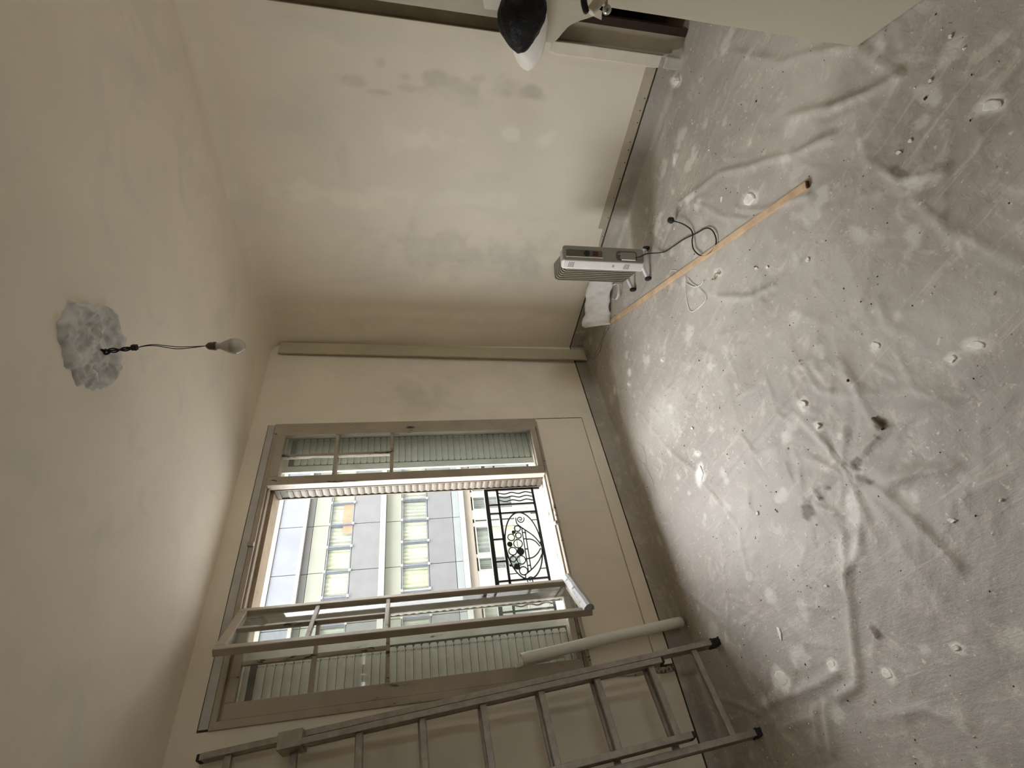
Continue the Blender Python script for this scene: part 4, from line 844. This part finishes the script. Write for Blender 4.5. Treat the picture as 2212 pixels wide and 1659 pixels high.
def lathe(prof, name, mat, parent, label=None):
    m = MB(); n = 28; k = len(prof)
    for (rr2, zz) in prof:
        for j in range(n): a = 2 * math.pi * j / n; m.v.append((bx2 + rr2 * math.cos(a), by2 + rr2 * math.sin(a), zz))
    for i in range(k - 1):
        for j in range(n): j2 = (j + 1) % n; m.f.append((i * n + j, i * n + j2, (i + 1) * n + j2, (i + 1) * n + j))
    m.f.append(tuple(range(n))); m.f.append(tuple((k - 1) * n + j for j in range(n)))
    return m.build(name, mat, parent, True, label=label)
lathe([(.004, 2.316), (.008, 2.312), (.013, 2.306), (.0145, 2.298), (.0145, 2.290), (.016, 2.288), (.016, 2.282), (.012, 2.281)], 'socket', simple('bakelite_socket', (.085, .055, .03), .4, .5), bulb, 'dark brown lamp socket')
lathe([(.012, 2.281), (.0125, 2.272), (.0105, 2.270), (.014, 2.262), (.021, 2.248), (.027, 2.234), (.0295, 2.2275)], 'bulb_body', simple('bulb_cone', (.52, .48, .42), .45), bulb, 'greyish cone of the bulb')
def milk():
    N = NT('bulb_globe'); p = N.n('ShaderNodeBsdfPrincipled'); p.inputs['Base Color'].default_value = (.86, .82, .74, 1); p.inputs['Roughness'].default_value = .10; p.inputs['Transmission Weight'].default_value = .45
    N.l(p.outputs[0], N.out.inputs[0]); return N.m
lathe([(.0295, 2.2275)] + [(.0300 * math.cos(a), 2.2150 - .0330 * math.sin(a)) for a in np.linspace(-.35, 1.5, 12)], 'bulb_globe', M('milk', milk), bulb, 'pale translucent globe')

# ================================================================ door leaf standing open near the camera
DE = Vector((1.866, .267, 0)); dl = Vector((-.7071, -.7071, 0)); dn_ = Vector((.7071, -.7071, 0))
DL = thing('door_2', tuple(DE + dl * .4), kind='structure')
MB().obox(DE + dl * .40 + dn_ * .018 + Vector((0, 0, 1.04)), dl * .40, dn_ * .018, (0, 0, 1.02)).build('door_leaf', simple('cream_satin_door_paint', DOORC, .5, .3, var=.02, scale=1), DL, bevel=.002)
# handle: ball knob on a stem, white cylinder and dark cap beside it on the visible face
CHR = simple('brushed_chrome', (.55, .56, .54), .22, .6, .9)
kp = DE + dl * .045 - dn_ * .001; k = MB().tube([kp + Vector((0, 0, .985)), kp - dn_ * .030 + Vector((0, 0, .985))], .006, 10).build('handle_stem', CHR, DL, label='thin chrome stem')
m = MB(); c = kp - dn_ * .040 + Vector((0, 0, .982)); n = 16
m.v.append(tuple(c + Vector((0, 0, .014))))
for i in range(1, 9):
    for j in range(n): m.v.append(tuple(c + Vector((math.sin(i * math.pi / 9) * math.cos(j * 2 * math.pi / n), math.sin(i * math.pi / 9) * math.sin(j * 2 * math.pi / n), math.cos(i * math.pi / 9))) * .014))
m.v.append(tuple(c - Vector((0, 0, .014))))
for j in range(n): m.f.append((0, 1 + j, 1 + (j + 1) % n)); m.f.append((1 + 7 * n + j, len(m.v) - 1, 1 + 7 * n + (j + 1) % n))
for i in range(7):
    for j in range(n): m.f.append((1 + i * n + j, 1 + (i + 1) * n + j, 1 + (i + 1) * n + (j + 1) % n, 1 + i * n + (j + 1) % n))
m.build('ball_knob', CHR, DL, True, label='small chrome ball knob')
q0 = kp + Vector((0, 0, 1.00)) - dn_ * .012 + dl * .02; q1 = kp + Vector((0, 0, 1.033)) - dn_ * .052
MB().tube([q0, q1, q1 + (q1 - q0).normalized() * .004], [.0155, .0155, .013], 20).build('white_grip', simple('cream_plastic', (.72, .66, .54), .35), DL, True, label='cream cylindrical grip')
g0 = kp + Vector((0, 0, 1.058)) + dl * .0 ; MB().tube(smoothpath([g0 - dn_ * .005, g0 - dn_ * .030 + Vector((0, 0, -.002)), g0 - dn_ * .050 - Vector((0, 0, .008)), g0 - dn_ * .058 - Vector((0, 0, .014))], 5), [.010] * 12 + [.009, .008, .007, .004], 12).build('dark_lever', RUBBER, DL, True, label='dark curved lever end')

# ================================================================ masking paper, bag and papers at the doorway
def flat_sheet(name, ol, x, th_, mat, label, cat, wav=.0):
    m = MB(); n = len(ol); m.add([(x + wav * math.sin(i * 1.7), y_, z_) for i, (y_, z_) in enumerate(ol)] + [(x - th_ + wav * math.sin(i * 1.7), y_, z_) for i, (y_, z_) in enumerate(ol)],
          [tuple(range(n)), tuple(reversed(range(n, 2 * n)))] + [(i, (i + 1) % n, n + (i + 1) % n, n + i) for i in range(n)])
    return m.build(name, mat, None, label=label, cat=cat, org=(x, sum(p[0] for p in ol) / n, min(p[1] for p in ol)))
flat_sheet('masking_sheet', [(.640, 1.02), (.640, .795), (.622, .776), (.586, .750), (.560, .730), (.543, .708), (.525, .672), (.510, .632), (.497, .602), (.508, .552), (.470, .560), (.455, .605), (.40, .640), (.20, .68), (-.3, .70), (-.36, 2.2), (.565, 2.2), (.565, 1.02)], XR - .0135, .004,
           simple('beige_masking_paper', (.57, .52, .42), .7, var=.04, scale=3), 'beige masking paper with a curved torn lower edge hung across the doorway', 'paper')
flat_sheet('white_paper', [(.528, 1.105), (.530, 1.192), (.20, 1.30), (.20, 1.09), (.44, 1.10)], XR - .045, .002, simple('white_paper_sheet', (.76, .72, .64), .7, var=.02), 'small white paper sheet sticking out above the black bag', 'paper')
def blob(name, mat, c, rad3, seed, label, cat, pinch=None, amp=.12, f=9, parent=None):
    bm = bmesh.new(); bmesh.ops.create_icosphere(bm, subdivisions=5, radius=1.0); c = Vector(c)
    for v in bm.verts:
        p = v.co.copy(); nz = mnoise.fractal(p * f * .25 + Vector((seed, 0, 0)), .9, 2, 4); rdg = 1 - abs(mnoise.noise(p * f * .35 + Vector((0, seed, 2))))
        s = 1 + amp * nz + amp * .5 * (rdg - .7); q = Vector((p.x * rad3[0], p.y * rad3[1], p.z * rad3[2])) * s
        if pinch: q = pinch(q, p)
        v.co = q
    me = bpy.data.meshes.new(name); bm.to_mesh(me); bm.free(); me.materials.append(mat); me.shade_smooth(); o = link(name, me, parent, tuple(c)); ORG[o.name] = c
    return props(o, label, cat)
BAG = M('bag', lambda: (lambda N: finish(N, (.004, .004, .0045), .42, .22, 0, [(noisetex(N, 16, 5, .6, 1.0), .6, .02)]))(NT('black_bin_liner')))
def pin(q, p):   # pointed towards the window side, lower corner
    t = max(0, p.y); return Vector((q.x, q.y + .035 * t ** 6, q.z - .012 * t + .010 * math.sin(3 * p.y)))
blob('black_bag', BAG, (XR - .135, .515, 1.012), (.085, .135, .120), 3, 'crumpled black plastic bag hung beside the doorway', 'bag', pin, .055, 6)
def cup(q, p): return Vector((q.x, q.y, q.z))
blob('white_bag', simple('thin_white_plastic', (.84, .80, .74), .45, .4, var=.05), (XR - .070, .585, .950), (.050, .185, .095), 8, 'thin white plastic bag showing under and beside the black bag', 'bag', lambda q, p: Vector((q.x, q.y, q.z - .02 * p.y)), .055, 6)
